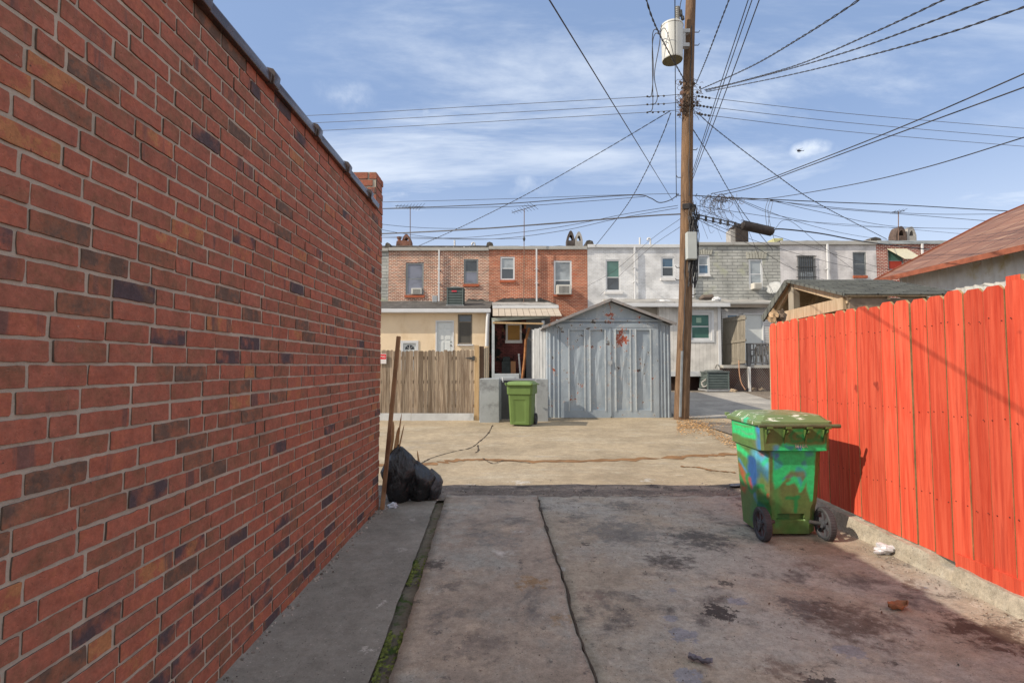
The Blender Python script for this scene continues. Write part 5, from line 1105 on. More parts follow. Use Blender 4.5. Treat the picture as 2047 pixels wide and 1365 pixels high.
# corrugated panel beside shed
b = MB(); n = 36; YC0, YC1 = 17.2, 14.9; p0, p1 = P(1063, 657, YC0), P(1094, 654, YC1); vs = []
for k in range(n+1):
    t = k/n; q = p0.lerp(p1, t); o_ = .045*math.sin(k*1.75); vs += [(q.x+o_, q.y+o_, 0), (q.x+o_, q.y+o_, lerp(P(1063, 660, YC0).z, P(1094, 652, YC1).z, t)+.02*math.sin(k*.7))]
b.add(vs, [(2*k, 2*k+2, 2*k+3, 2*k+1) for k in range(n)]); o = b.build('corrugated_panel', mat('corrugated white metal', (.50, .52, .53), .5, .15, 3, .15, stains=(((.30, .17, .09), 4, .64, .72), ((.30, .31, .33), 1, .5, .7, (1, 1, .3)))), smooth=False); s = o.modifiers.new('s', 'SOLIDIFY'); s.thickness = .004; tag(o, 'pale corrugated metal panel along the left side of the gray shed', 'panel')

# ================================================================ GRAY METAL SHED
YS = 14.4
m, nt, b_, oc = base('peeling gray blue paint', .55, 0, .45)
c = mixc(nt, maprange(nt, noise_(nt, oc, .9, 8, .6), .3, .7), (.285, .345, .41), (.375, .44, .50))
c = mixc(nt, maprange(nt, noise_(nt, oc, 2.2, 7, .6, (1, 1, .35)), .56, .74, 0, .6), c, (.49, .535, .56))
chip = noise_(nt, oc, 6.5, 9, .72); big = noise_(nt, oc, .8, 3, .5, off=(5, 0, 2))
def nearf(px, py, r):
    vm = N(nt, 'ShaderNodeVectorMath', operation='DISTANCE'); lk(nt, oc, vm.inputs[0]); vm.inputs[1].default_value = P(px, py, YS); return maprange(nt, vm.outputs['Value'], 0, r, 1, 0)
boost = math_(nt, 'MAXIMUM', nearf(1243, 680, .42), math_(nt, 'MULTIPLY', nearf(1243, 660, .25), .8))
for q in ((1223, 637, .3, .55), (1222, 690, .35, .4), (1135, 690, .3, .35), (1132, 750, .25, .4), (1158, 745, .4, .3), (1245, 755, .3, .4), (1187, 695, .25, .35), (1158, 770, .3, .35)): boost = math_(nt, 'MAXIMUM', boost, math_(nt, 'MULTIPLY', nearf(*q[:3]), q[3]))
th = math_(nt, 'ADD', math_(nt, 'ADD', chip, .04), math_(nt, 'ADD', math_(nt, 'MULTIPLY', boost, .20), math_(nt, 'MULTIPLY', math_(nt, 'SUBTRACT', big, .5), .22)))
edge_ = maprange(nt, th, .625, .64); chipm = maprange(nt, th, .65, .66)
c = mixc(nt, edge_, c, (.66, .67, .65)); inner = mixc(nt, maprange(nt, math_(nt, 'ADD', noise_(nt, oc, 3, 5, .6), math_(nt, 'MULTIPLY', boost, .22)), .48, .60), (.09, .085, .09), (.34, .085, .05)); c = mixc(nt, chipm, c, inner)
rs = maprange(nt, noise_(nt, oc, 9, 6, .65, off=(2, 2, 2)), .68, .73); c = mixc(nt, rs, c, (.17, .18, .20))
sp = N(nt, 'ShaderNodeSeparateXYZ'); lk(nt, oc, sp.inputs[0])
lk(nt, c, b_.inputs['Base Color']); bump_(nt, b_, math_(nt, 'SUBTRACT', noise_(nt, oc, 1.8, 5, .55), math_(nt, 'MULTIPLY', chipm, .12)), .5, .06)
m_shed = m
sh = empty('metal_shed', P(1215, 834, YS), 'gray-blue peeling metal shed with gable roof and double doors behind the pole', 'shed')
def X_(px, Y=YS): return P(px, 740, Y).x
def Z_(py, px=1220, Y=YS): return P(px, py, Y).z
xl, xr, xm = X_(1094), X_(1341), X_(1219.5); ze = Z_(650); za = Z_(603); DEP = 5.4
b = MB(); b.quad((xl, YS, -.05), (xl, YS, ze), (xl, YS+DEP, ze), (xl, YS+DEP, -.05)); b.quad((xr, YS, -.05), (xr, YS+DEP, -.05), (xr, YS+DEP, ze), (xr, YS, ze))
b.add([(xl, YS+DEP, -.05), (xr, YS+DEP, -.05), (xr, YS+DEP, ze), (xm, YS+DEP, za), (xl, YS+DEP, ze)], [(0, 1, 2, 3, 4)])
# front: side strips + header + gable (behind doors)
fl_, fr_ = X_(1121), X_(1316); zd_ = Z_(647)
b.add([(xl, YS, -.05), (fl_, YS, -.05), (fl_, YS, ze), (xl, YS, ze)], [(0, 1, 2, 3)]); b.add([(fr_, YS, -.05), (xr, YS, -.05), (xr, YS, ze), (fr_, YS, ze)], [(0, 1, 2, 3)])
b.add([(xl, YS, ze), (xr, YS, ze), (xm, YS, za)], [(0, 1, 2)]); b.quad((fl_, YS, zd_-.02), (fr_, YS, zd_-.02), (fr_, YS, ze), (fl_, YS, ze)) if zd_ < ze else None
b.quad((fl_, YS+.12, -.05), (fr_, YS+.12, -.05), (fr_, YS+.12, ze), (fl_, YS+.12, ze))
# ribs of the side strips
for px in (1100, 1108, 1117, 1322, 1329, 1336): x = X_(px); b.prism([(x-.03, YS, -.02), (x-.012, YS-.03, -.02), (x+.012, YS-.03, -.02), (x+.03, YS, -.02)], (0, 0, ze+.02-.02))
for px in (1116, 1319): pass
b.build('wall', m_shed, sh)
b = MB()
zh = Z_(639); b.box(X_(1112), X_(1327), YS-.05, YS-.0, zh-.06, zh+.0); b.box(X_(1112), X_(1316), YS-.055, YS-.0, Z_(655), Z_(647)); b.box(xm-.015, xm+.015, YS-.02, YS, zh, za-.1)
b.build('header_trim', m_shed, sh, bevel=.006)
def leaf(pa, pb, panels, name):
    b = MB(); x0, x1 = X_(pa), X_(pb); z0, z1 = .02, Z_(655); n = 12
    pz0, pz1 = Z_(819), Z_(660)
    xs = [x0]
    for (p0, p1) in panels:
        a, c_ = X_(p0), X_(p1); b.box(xs[-1], a, YS-.045, YS+.02, z0, z1); xs.append(c_)
        # recessed, slightly dented panel
        vs = []; nu, nv = 10, 26
        for j in range(nv+1):
            for i in range(nu+1):
                u_, v_ = i/nu, j/nv; x = lerp(a, c_, u_); z = lerp(pz0, pz1, v_); crs = min(abs(u_-v_), abs(u_-(1-v_)))
                vs.append((x, YS-.005+.018*noise.noise(Vector((x*2.2, z*1.5, 1)))-.020*max(0, 1-crs*4)*math.sin(math.pi*u_)*math.sin(math.pi*v_), z))
        b.add(vs, [(j*(nu+1)+i, j*(nu+1)+i+1, (j+1)*(nu+1)+i+1, (j+1)*(nu+1)+i) for j in range(nv) for i in range(nu)])
        b.box(a, c_, YS-.045, YS+.02, z0, pz0); b.box(a, c_, YS-.045, YS+.02, pz1, z1)
        for xx in (a, c_): b.mi = 1; b.box(xx-.016, xx+.016, YS-.062, YS-.0451, pz0-.03, pz1+.03); b.mi = 0
    b.box(xs[-1], x1, YS-.045, YS+.02, z0, z1)
    return b.build(name, [m_shed, mat('worn light paint edge', (.50, .55, .58), .5, .2, 6, .2, stains=(((.25, .17, .13), 7, .62, .7),))], sh)
leaf(1121, 1219.5, ((1137, 1168.5), (1179, 1209.5)), 'door'); d2 = leaf(1221.5, 1316, ((1230, 1259.5), (1270.5, 1300)), 'door')
b = MB(); q = P(1219, 724, YS-.06); b.box(q.x-.05, q.x+.07, YS-.085, YS-.06, q.z-.06, q.z+.04); b.box(q.x-.01, q.x+.03, YS-.11, YS-.086, q.z-.10, q.z-.03); b.build('latch', graymetal, d2)
b = MB(); b.bar((xm, YS-.06, .05), (xm, YS-.06, Z_(656)), .035, .02); b.build('meeting_strip', m_shed, d2)
# roof
b = MB(); ov = .24; zr = Z_(598.5); el, er = X_(1085), X_(1348); zel = Z_(653, 1085)
for (xa_, xb_, za_, zb2) in ((el, xm, zel, zr), (xm, er, zr, Z_(647, 1345))):
    b.hexa([(xa_, YS-ov, za_-.03), (xb_, YS-ov, zb2-.03), (xb_, YS+DEP+.1, zb2-.03), (xa_, YS+DEP+.1, za_-.03), (xa_, YS-ov, za_), (xb_, YS-ov, zb2), (xb_, YS+DEP+.1, zb2), (xa_, YS+DEP+.1, za_)])
b.build('roof', mat('rusty sheet roof', (.30, .29, .28), .6, .2, 3, .2, stains=(((.26, .12, .07), 2.5, .55, .68),)), sh)
b = MB()
for (xa_, xb_, za_, zb2) in ((el, xm, zel, zr), (xm, er, zr, Z_(647, 1345))): b.bar((xa_, YS-ov-.01, za_-.035), (xb_, YS-ov-.01, zb2-.035), .02, .075)
b.build('rake_trim', mat('brown gray trim', (.27, .26, .26), .6, .2, 6, .2, stains=(((.24, .14, .09), 5, .55, .7),)), sh)
# ================================================================ UTILITY POLE
YP = 14.0
pb_, ptp = G(1362.5, 838, .0), None
pb_ = P(1362, 840, YP); ptp = P(1383, -30, YP)
pole = empty('utility_pole', pb_, 'tall brown wooden utility pole leaning slightly in front of the gray shed', 'utility pole')
m, nt, b_, oc = base('pole wood', .85, 0, .2)
g1 = noise_(nt, oc, 4, 8, .7, (5, 5, .35), .8); g2 = noise_(nt, oc, 22, 5, .6, (3, 3, .12))
c = mixc(nt, maprange(nt, g1, .3, .7), (.12, .075, .048), (.26, .17, .108)); c = mixc(nt, maprange(nt, g2, .52, .7, 0, .8), c, (.07, .035, .02)); c = mixc(nt, maprange(nt, noise_(nt, oc, 1.2, 4, .5, (1, 1, .5)), .56, .75, 0, .7), c, (.32, .18, .08))
lk(nt, c, b_.inputs['Base Color']); bump_(nt, b_, math_(nt, 'ADD', g2, g1), .8, .02); m_pole = m
b = MB(); n = 40; pth = []; rs_ = []
for i in range(n+1):
    t = i/n; q = pb_.lerp(ptp, t)+Vector((.06*math.sin(t*5.5+.4)*min(1, t*4)*(.6), 0, 0)); pth.append(q); rs_.append(lerp(.205, .135, t**.8)*(1+.02*noise.noise(Vector((t*9, 0, 0)))))
def POL(t): i = min(n-1, int(t*n)); return pth[i].lerp(pth[i+1], t*n-i)
def PY(py):  # param by pixel row
    z = P(1370, py, YP).z; return (z-pb_.z)/(ptp.z-pb_.z)
b.tube(pth, rs_, 20); b.build('trunk', m_pole, pole, smooth=True)
def side(py, dx, dy=-.05): q = POL(PY(py)); return q+Vector((dx, dy, 0))
b = MB(); b.bar(side(702, -.11, -.19), side(832, -.10, -.20), .06, .05); b.build('conduit', mat('gray conduit', (.24, .27, .30), .6, .2, 5), pole, bevel=.01)
b = MB(); pts = [side(y_, -.09+.01*math.sin(y_*.1), -.2+.03*(y_ < 560)) for y_ in range(500, 705, 12)]; b.tube(pts, .016, 6); pts = [side(y_, .0+.012*math.sin(y_*.07), -.21+(.03 if y_ < 500 else 0)) for y_ in range(60, 400, 12)]; b.tube(pts, .012, 6); b.build('ground_wire', cable, pole)
x = side(495, .04, -.26); b = MB(); b.box(x.x-.135, x.x+.135, x.y-.10, x.y+.08, Z_(523, 1377, YP), Z_(470, 1377, YP)); b.build('terminal_box', mat('pale gray box', (.46, .50, .50), .5, .08, 3, .1, stains=(((.3, .3, .22), 3, .62, .8),)), pole, bevel=.02)
b = MB(); rng = random.Random(3)
for k in range(46):
    y0 = rng.uniform(405, 470); y1 = rng.uniform(500, 580); xo = rng.uniform(-.02, .26); pts = []
    for j in range(9):
        t = j/8; yy = lerp(y0, y1, t); pts.append(side(yy, xo+rng.uniform(-.03, .03)+.05*math.sin(t*3.1), -.19+.14*max(0, (xo-.1)/.15)*1+rng.uniform(-.04, .02)))
    b.tube(smooth_path(pts, 3), rng.choice((.007, .009, .012)), 4)
for k in range(5): b.tube([side(412+k*2, -.16, -.13), side(412+k*2, .0, -.2), side(413+k*2, .17, -.13), side(414+k*2, .24, .02)], .02, 5)
b.build('cable_bundle', cable, pole)
b = MB()
for k in range(150):
    yy = rng.choice((168, 172, 180, 190, 200, 208, 216, 222, 226, 233)); a0 = rng.uniform(-.3, .3); q = side(yy, a0, -.17+rng.uniform(-.02, .1)); r_ = rng.uniform(.03, .11)
    if k % 4 == 0: b.tube([q+Vector((r_*math.cos(j*.7)*1.3, rng.uniform(-.02, .02), r_*math.sin(j*.7))) for j in range(8)], .006, 4)
    elif k % 4 == 1: b.blob(q, .03, .03, .035, 6, 4)
    else: b.tube([q, q+Vector((rng.uniform(-.12, .12), -.02, rng.uniform(-.1, .1))), q+Vector((rng.uniform(-.16, .16), 0, rng.uniform(-.18, .14)))], .006, 4)
b.build('hardware', mat('old line hardware', (.10, .075, .06), .7, .4, 9), pole)
for (yy, s_) in ((65, 1), (91, 1), (205, -1), (300, 1), (355, -1), (391, -1), (391, 1), (535, -1), (537, 1), (560, -1), (565, 1), (590, 1)): b = MB(); q = side(yy, 0, 0); b.tube([q, q+Vector((s_*.26, 0, 0)), q+Vector((s_*.29, 0, .05))], .012, 5); b.build('step_bolt', darkm, pole)
for yy in (206, 214, 224, 190): b = MB(); q = side(yy, -.2, -.1); b.tube([q, q+Vector((-.02, -.03, -.0))], .06, 8); b.build('insulator', mat('brown insulator', (.13, .06, .04), .3), pole)
# transformer
tr = empty('transformer', P(1342, 125, YP-.3), 'pale gray-white transformer can hung near the top of the utility pole', 'transformer')
Yt = YP-.25; ct, cb_ = P(1343, 52, Yt), P(1342, 122, Yt); R_ = (P(1364, 90, Yt).x-P(1321, 90, Yt).x)/2
m_tr = mat('transformer paint', (.60, .62, .60), .4, .05, 2, .06, stains=(((.35, .25, .15), 5, .70, .76),))
axis = ct.x; H0, H1 = cb_.z, ct.z
b = MB(); b.lathe([(R_*.9, H0), (R_*.93, H0+.02), (R_*.93, H0+.04), (R_, H1-.06), (R_*1.04, H1-.055), (R_*1.04, H1-.03), (R_*1.0, H1), (R_*.6, H1+.05), (.05, H1+.07)], (axis, Yt, 0), 36); b.build('tank', m_tr, tr, smooth=True)
b = MB(); b.lathe([(R_*.86, H0-.006), (R_*.9, H0-.001)], (axis, Yt, 0), 30); b.build('base', mat('olive base', (.16, .15, .09), .8), tr)
b = MB()
for yy in (64, 92): z = P(1364, yy, Yt).z; b.box(axis+R_*.85, side(yy, 0, 0).x-.1, Yt-.06, Yt+.08, z-.05, z+.05)
b.box(axis+R_*.9, axis+R_+.06, Yt-.05, Yt+.07, P(1360, 95, Yt).z, P(1360, 60, Yt).z); b.build('bracket', graymetal, tr)
q = P(1354, 42, Yt); b = MB(); pr = []
for k in range(9): pr += [(.045, k*.055), (.075, k*.055+.02), (.045, k*.055+.045)]
b.lathe(pr, (q.x, Yt, q.z-.08), 12); b.build('bushing', mat('glazed gray bushing', (.42, .43, .42), .3), tr, smooth=True)
b = MB(); b.tube([P(1360, 22, Yt), P(1361, 32, Yt)], .055, 8); b.tube([P(1364, 34, Yt), P(1365, 40, Yt)], .05, 8); b.build('cutout', darkm, tr)
b = MB(); b.tube([P(1359, 22, Yt), P(1360, 10, Yt), P(1364, -8, Yt)], .012, 5); b.tube(smooth_path([P(1320, 66, Yt-.3), P(1326, 57, Yt-.4), P(1333, 64, Yt-.42), P(1345, 104, Yt-.42), P(1346, 125, Yt-.3)], 6), .009, 5)
b.tube(smooth_path([P(1321, 64, Yt-.3), P(1308, 60, Yt-.2), P(1304, 80, Yt), P(1306, 140, Yt), P(1302, 190, Yt), P(1293, 194, Yt)], 6), .012, 5); b.tube(smooth_path([P(1321, 71, Yt-.3), P(1310, 68, Yt-.2), P(1304, 95, Yt), P(1305, 180, Yt), P(1304, 218, Yt), P(1294, 225, Yt)], 6), .012, 5); b.tube(smooth_path([P(1322, 50, Yt-.3), P(1318, 90, Yt-.2), P(1308, 150, Yt), P(1314, 190, Yt), P(1310, 207, Yt), P(1300, 209, Yt)], 6), .012, 5)
b.build('lead', cable, tr)
x = P(1325, 80, Yt-R_*.9); b = MB(); 
# ================================================================ WIRES
def wire(label, pts, r=.009, tw=0, m=cable, k=10, group='overhead wires at the pole'):
    base_ = smooth_path([P(*p) for p in pts], k); b = MB()
    if not tw: b.tube(base_, r, 5)
    else:
        L = 0; fine = []
        for a_, c_ in zip(base_, base_[1:]):
            d = (c_-a_).length; nn = max(1, int(d/(tw*6)));
            for j in range(nn): fine.append(a_.lerp(c_, j/nn))
        fine.append(base_[-1]); L = 0; ph = []
        for i, p in enumerate(fine):
            if i: L += (p-fine[i-1]).length
            ph.append(L/(tw*48)*2*math.pi)
        for s_ in (0, math.pi):
            pts_ = []
            for i, p in enumerate(fine):
                t = (fine[min(i+1, len(fine)-1)]-fine[max(0, i-1)]).normalized(); u_ = t.cross(Vector((0, 0, 1))); u_ = u_.normalized() if u_.length > .01 else Vector((1, 0, 0)); v_ = t.cross(u_)
                pts_.append(p+(u_*math.cos(ph[i]+s_)+v_*math.sin(ph[i]+s_))*tw)
            b.tube(pts_, r, 4)
    return tag(b.build('wire', m), label, 'wire', group)
Yk = YP
q0, q1 = P(1098, 0, 3.59), P(1345, 402, 13.9); b = MB(); b.tube([q0.lerp(q1, t/20) for t in range(-8, 21)], .0062, 6); tag(b.build('wire', cable), 'straight black cable slanting down from the top centre of the sky to the pole', 'wire', 'overhead wires at the pole')
wire('twisted dark cable running from the top edge across the transformer to the pole', [(1286, -20, 9.), (1305, 40, 9.9), (1330, 92, 11.4), (1372, 168, 13.8)], .010, .011)
wire('vertical dark cable dropping just left of the pole past the transformer', [(1349, -25, 9), (1350, 180, 11.5), (1352, 395, 13.9)], .010)
wire('twisted cable rising to the top edge just right of the pole', [(1467, -25, 8), (1440, 45, 9.2), (1412, 118, 11), (1391, 168, 13.8)], .0075, .0085)
wire('leftmost of the three straight cables fanning up right of the pole', [(1504, -25, 7), (1440, 170, 9.5), (1384, 345, 13.9)], .008)
wire('middle of the three straight cables fanning up right of the pole', [(1512, -25, 7), (1447, 165, 9.5), (1384, 353, 13.9)], .008)
wire('rightmost of the three straight cables fanning up right of the pole', [(1527, -25, 7), (1452, 180, 9.5), (1384, 360, 13.9)], .009)
wire('steepest twisted cable rising to the top edge right of the pole', [(1745, -22, 6), (1700, 12, 6.4), (1600, 76, 7.8), (1500, 134, 10.3), (1400, 179, 13.9)], .0085, .010)
wire('second twisted cable rising toward the upper right corner', [(1925, -18, 5.5), (1882, 2, 5.8), (1750, 64, 7.2), (1600, 128, 9.8), (1480, 163, 12), (1408, 180, 13.9)], .0075, .0085)
wire('third twisted cable rising toward the upper right corner', [(2020, -14, 5.5), (1975, 0, 5.8), (1850, 48, 6.8), (1700, 102, 8.6), (1550, 146, 11), (1410, 182, 13.9)], .0075, .0085)
wire('lowest twisted cable reaching the right edge under the corner', [(2090, 0, 5.5), (2040, 17, 5.8), (1900, 65, 6.8), (1750, 108, 8.4), (1580, 150, 11), (1412, 184, 13.9)], .0075, .0085)
for k_, (ya, yb, yc, lab) in enumerate(((196, 228, 257, 'top'), (214, 246, 276, 'middle'), (231, 264, 293, 'bottom'))):
    wire(lab+' thin gray line running right from the crossarm level of the pole', [(1392, ya-4, Yk), (1425, ya+1, Yk), (1700, yb, 15), (2047, yc, 16), (2250, yc+16, 16.6)], .0075, m=cableg)
for k_, (ya, yb, yc, lab) in enumerate(((192, 213, 231, 'top'), (208, 229, 246, 'middle'), (223, 245, 262, 'bottom'))):
    wire(lab+' thin gray line running left from the pole over the brick garage', [(1360, ya-3, Yk), (1290, ya+2, Yk), (950, yb, 14.6), (625, yc, 15.2), (300, yc+10, 15.8)], .0075, m=cableg)
wire('upper dark cable climbing from the pole cluster to the right edge', [(1421, 388, Yk), (1500, 370, 12), (1597, 335, 9.8), (1800, 255, 7.4), (2047, 148, 5.8), (2110, 118, 5.5)], .0095)
wire('lower dark cable climbing beside it to the right edge', [(1440, 390, Yk), (1500, 376, 12.4), (1585, 344, 10.2), (1800, 265, 7.6), (2047, 175, 5.8), (2110, 150, 5.5)], .0095)
wire('lone dark cable rising gently to the right edge above the rusty roof', [(1470, 399, Yk), (1545, 396, 13), (1700, 370, 10), (1850, 335, 8), (2047, 275, 6.4), (2110, 256, 6)], .0085)
wire('twisted service drop sagging from the pole neck down to the off-white house', [(1392, 224, Yk), (1440, 266, 15), (1554, 352, 17.5), (1639, 409, 20.5), (1772, 478, 26)], .009, .011)
wire('service drop falling right of the pole to the gray stone house', [(1384, 257, Yk), (1420, 315, 15.5), (1462, 389, 17.5), (1500, 445, 20), (1545, 500, 25.9)], .008, .010)
wire('thin line steeply falling across the gray stone house', [(1462, 392, 14.2), (1500, 470, 17), (1530, 550, 21), (1545, 595, 24)], .006)
wire('long twisted service drop falling left to the tan-jointed brick house', [(1340, 222, Yk), (1200, 305, 15.5), (1050, 390, 18), (930, 450, 22), (832, 494, 25.9)], .008, .010)
wire('twisted service drop falling left of the pole to the white house corner', [(1341, 226, Yk), (1322, 275, 15), (1290, 345, 17), (1250, 415, 20), (1190, 492, 25.9)], .008, .010)
wire('thin upper line left of the pole along the alley', [(1356, 387, Yk), (1200, 391, 14.6), (1000, 398, 15.2), (770, 404, 16), (600, 408, 16.5)], .007)
wire('thick dark cable left of the pole ending in a dip', [(1357, 388, Yk), (1340, 400, Yk), (1318, 405, Yk), (1300, 396, Yk), (1270, 390, 14.1), (1150, 397, 14.5), (1000, 408, 15), (770, 417, 16), (600, 420, 16.5)], .013)
wire('slack line just under the thick dipping cable', [(1290, 393, 14.1), (1180, 402, 14.5), (1020, 413, 15), (770, 417.5, 16), (600, 419, 16.5)], .008)
wire('heavy gray cable sagging left from the pole above the roofs', [(1360, 428, Yk), (1290, 432, 14.2), (1100, 447, 14.6), (950, 458, 15), (770, 467, 16), (600, 471, 16.5)], .021, m=cableg)
wire('thin line crossing above the heavy gray cable at left', [(1355, 411, Yk), (1250, 428, 14.4), (1130, 452, 15), (1000, 469, 16), (900, 476, 17), (760, 472, 18)], .008)
wire('second thin line crossing under the heavy gray cable at left', [(1355, 416, Yk), (1240, 436, 14.4), (1120, 462, 15), (1000, 477, 16), (900, 478, 17), (760, 475, 18)], .008)
wire('thin line falling from the brick garage toward the brick houses', [(740, 446, 15), (820, 454, 15.5), (900, 457, 16), (1000, 455, 16.5), (1120, 447, 17)], .007)
wire('faint line dipping in front of the left roofs', [(740, 455, 15), (800, 466, 16), (870, 475, 17), (950, 478, 19), (1050, 477, 22)], .007)
wire('short line from the pole down to the white house wall', [(1362, 436, Yk), (1300, 480, 17), (1230, 540, 22), (1175, 572, 25.9)], .006)
wire('second short line from the pole down to the white house wall', [(1362, 452, Yk), (1300, 495, 17), (1240, 550, 22), (1200, 590, 25.9)], .006)
wire('thick black cable running right from the pole cluster above the red barn roof', [(1385, 391, Yk), (1450, 395, Yk), (1500, 397, 14.1), (1650, 404, 14.5), (1800, 410, 15), (2012, 422, 16), (2200, 430, 16.6)], .014)
wire('line just below the thick right-hand cable', [(1450, 396, Yk), (1560, 404, 14.2), (1700, 418, 14.8), (1850, 428, 15.4), (2030, 428, 16)], .008)
wire('third line fanning right under the thick right-hand cable', [(1540, 400, 14.1), (1640, 415, 14.5), (1800, 428, 15.2), (2000, 444, 16)], .008)
wire('fourth line fanning right above the splice closure', [(1540, 401, 14.1), (1640, 424, 14.6), (1780, 452, 15.4), (1950, 458, 16)], .007)
wire('fifth line fanning right toward the twin chimney hoods', [(1470, 398, 14), (1560, 432, 15.5), (1700, 452, 18), (1900, 457, 22)], .007)
wire('sixth line fanning right, dropping across the off-white house', [(1480, 400, 14), (1600, 445, 16), (1730, 474, 20), (1880, 490, 25.9)], .007)
wire('line passing just over the splice closure to the right roofs', [(1395, 412, Yk), (1500, 428, 14.5), (1600, 442, 16), (1740, 452, 18.5), (1950, 470, 22)], .007)
wire('thin line crossing the off-white house front from upper left', [(1400, 420, Yk), (1500, 455, 15.5), (1640, 500, 19), (1760, 535, 23), (1830, 550, 25.9)], .007)
wire('second thin line crossing the off-white house front', [(1392, 434, Yk), (1520, 485, 16.5), (1660, 525, 20), (1770, 548, 24)], .007)
wire('third thin line crossing the off-white house front lowest', [(1392, 438, Yk), (1510, 495, 16), (1580, 535, 20), (1650, 560, 24)], .007)
wire('loose V shaped line above the splice closure', [(1545, 462, 14.2), (1577, 441, 14.6), (1640, 490, 18), (1725, 552, 24)], .006)
# splice closure on its messenger
sp_ = empty('splice_closure', P(1512, 457, YP), 'black cylindrical cable splice closure hanging right of the pole', 'splice closure')
A, B_ = P(1481, 450, YP), P(1546, 464, YP); d = (B_-A).normalized()
b = MB(); b.tube([A, A+d*.03, A+d*.05, B_-d*.05, B_-d*.03, B_], [.06, .10, .125, .125, .10, .07], 16); b.build('casing', mat('black closure', (.035, .03, .03), .75, .4, 8, .6, stains=(((.12, .08, .06), 4, .6, .7),)), sp_, smooth=True)
b = MB(); b.tube([A+Vector((.02, 0, .14)), B_+Vector((.05, 0, .12))], .012, 5)
for t in (.15, .5, .85): q = A.lerp(B_, t); b.tube([q+Vector((0, 0, .1)), q+Vector((0, 0, .15))], .02, 6)
b.build('hanger', cable, sp_)
ms = wire('double black cable with spacers from the pole to the splice closure', [(1385, 428, Yk), (1430, 437, Yk), (1482, 449, Yk)], .016)
b = MB(); b.tube([P(1385, 434, Yk), P(1430, 444, Yk), P(1482, 455, Yk)], .014, 5)
for k in range(6): t = .12+k*.15; q0 = P(lerp(1385, 1482, t), lerp(426, 447, t), Yk-.01); q1 = P(lerp(1385, 1482, t), lerp(437, 457, t), Yk-.01); b.bar(q0, q1, .05, .05)
b.build('spacer', cable, ms)
wire('heavy cable leaving the splice closure toward the right roofs', [(1545, 462, 14), (1560, 458, 14), (1640, 467, 15), (1740, 485, 17), (1870, 500, 21), (1950, 505, 23)], .020)
# tangle of loose wire right of the pole
b = MB(); rng = random.Random(17)
for k in range(46):
    c0 = (rng.gauss(1440, 17), rng.gauss(398, 7)); pts = [P(c0[0], c0[1]*.4+391*.6, Yk+rng.uniform(-.2, .2))]; a = rng.uniform(.5, 2.6)
    L = rng.uniform(8, 34)
    for j in range(1, 5): pts.append(P(c0[0]+math.cos(a+j*.55)*L*(j/4)*1.1, c0[1]+abs(math.sin(a+j*.5))*L*(j/3.2), Yk+rng.uniform(-.25, .25)))
    b.tube(smooth_path(pts, 4), rng.choice((.004, .005, .006)), 4)
for k in range(40): q = P(rng.gauss(1443, 12), rng.gauss(397, 3), Yk+rng.uniform(-.15, .15)); b.tube([q, q+Vector((rng.uniform(-.2, .2), 0, rng.uniform(-.12, .12)))], .006, 4)
for k in range(16): 
    x0_ = rng.uniform(1388, 1440); pts = [P(x0_, rng.uniform(392, 440), Yk), P(x0_+rng.uniform(5, 30), rng.uniform(410, 470), Yk+.1), P(x0_+rng.uniform(10, 60), rng.uniform(430, 480), Yk+.3)]; b.tube(smooth_path(pts, 5), .004, 4)
tag(b.build('wire_tangle', mat('loose wire', (.14, .12, .11), .7, .5, 3)), 'bird-nest tangle of loose thin wires right of the pole', 'wire tangle')
b = MB()
for (x0_, x1_, y_) in ((1535, 1540, 480), (1541, 1536, 470), (1530, 1533, 470)): b.tube(smooth_path([P(x0_+5, 400, Yk), P(x0_, 420, Yk), P(x1_, 450, Yk), P(x1_+8, y_, Yk)], 5), .006, 4)
tag(b.build('wire', cable), 'bundle of short loose drops beside the splice closure', 'wire', 'overhead wires at the pole')
for (px, py, lab) in ((1302, 193, 'topmost'), (1302, 209, 'middle'), (1302, 225, 'lowest')):
    b = MB(); 
    for j in range(4): b.blob(P(px-8+j*11, py+(8-j*11)*.03, Yk), .035, .02, .03, 6, 4)
    tag(b.build('line_connector', darkm), lab+' row of dark connectors left of the pole neck', 'connector', 'line connectors beside the pole')
for (px, py, lab) in ((1405, 194, 'topmost'), (1408, 213, 'middle'), (1404, 229, 'lowest')):
    b = MB(); 
    for j in range(4): b.blob(P(px-8+j*7, py+(j-1)*1.2, Yk), .04, .025, .035, 6, 4)
    tag(b.build('line_connector', darkm), lab+' cluster of dark connectors right of the pole neck', 'connector', 'line connectors beside the pole')
# leaf litter at the pole foot
b = MB(); rng = random.Random(77)
for i in range(2600):
    g = G(1375+abs(rng.gauss(0, 1))*45-22, 842+rng.gauss(4, 7)+rng.random()*10, .0); 
    t_ = rng.random()
    if i % 3 == 0: g = G(rng.uniform(1385, 1475), 0, 0) if False else G(lerp(1372, 1470, t_), lerp(838, 885, t_)+rng.gauss(0, 5), 0)
    if g.y > 15: continue
    r_ = rng.uniform(.008, .028); a = rng.uniform(0, 6.3); z = alley_z(g.x, g.y)+.008+rng.random()*.02; b.col = (rng.random(), rng.random(), rng.random())
    u_ = Vector((math.cos(a), math.sin(a), rng.uniform(-.4, .4)))*r_; v_ = Vector((-math.sin(a), math.cos(a), rng.uniform(-.4, .4)))*r_*.6; c0 = Vector((g.x, g.y, z))
    b.add([c0-u_, c0+v_, c0+u_, c0-v_], [(0, 1, 2, 3)])
tag(b.build('leaf_litter', mat('leaf litter', (.48, .28, .12), .95, .4, 15, .3, rnd=.6)), 'dry leaf and wood chip litter around the foot of the utility pole', 'leaf litter', kind='stuff')
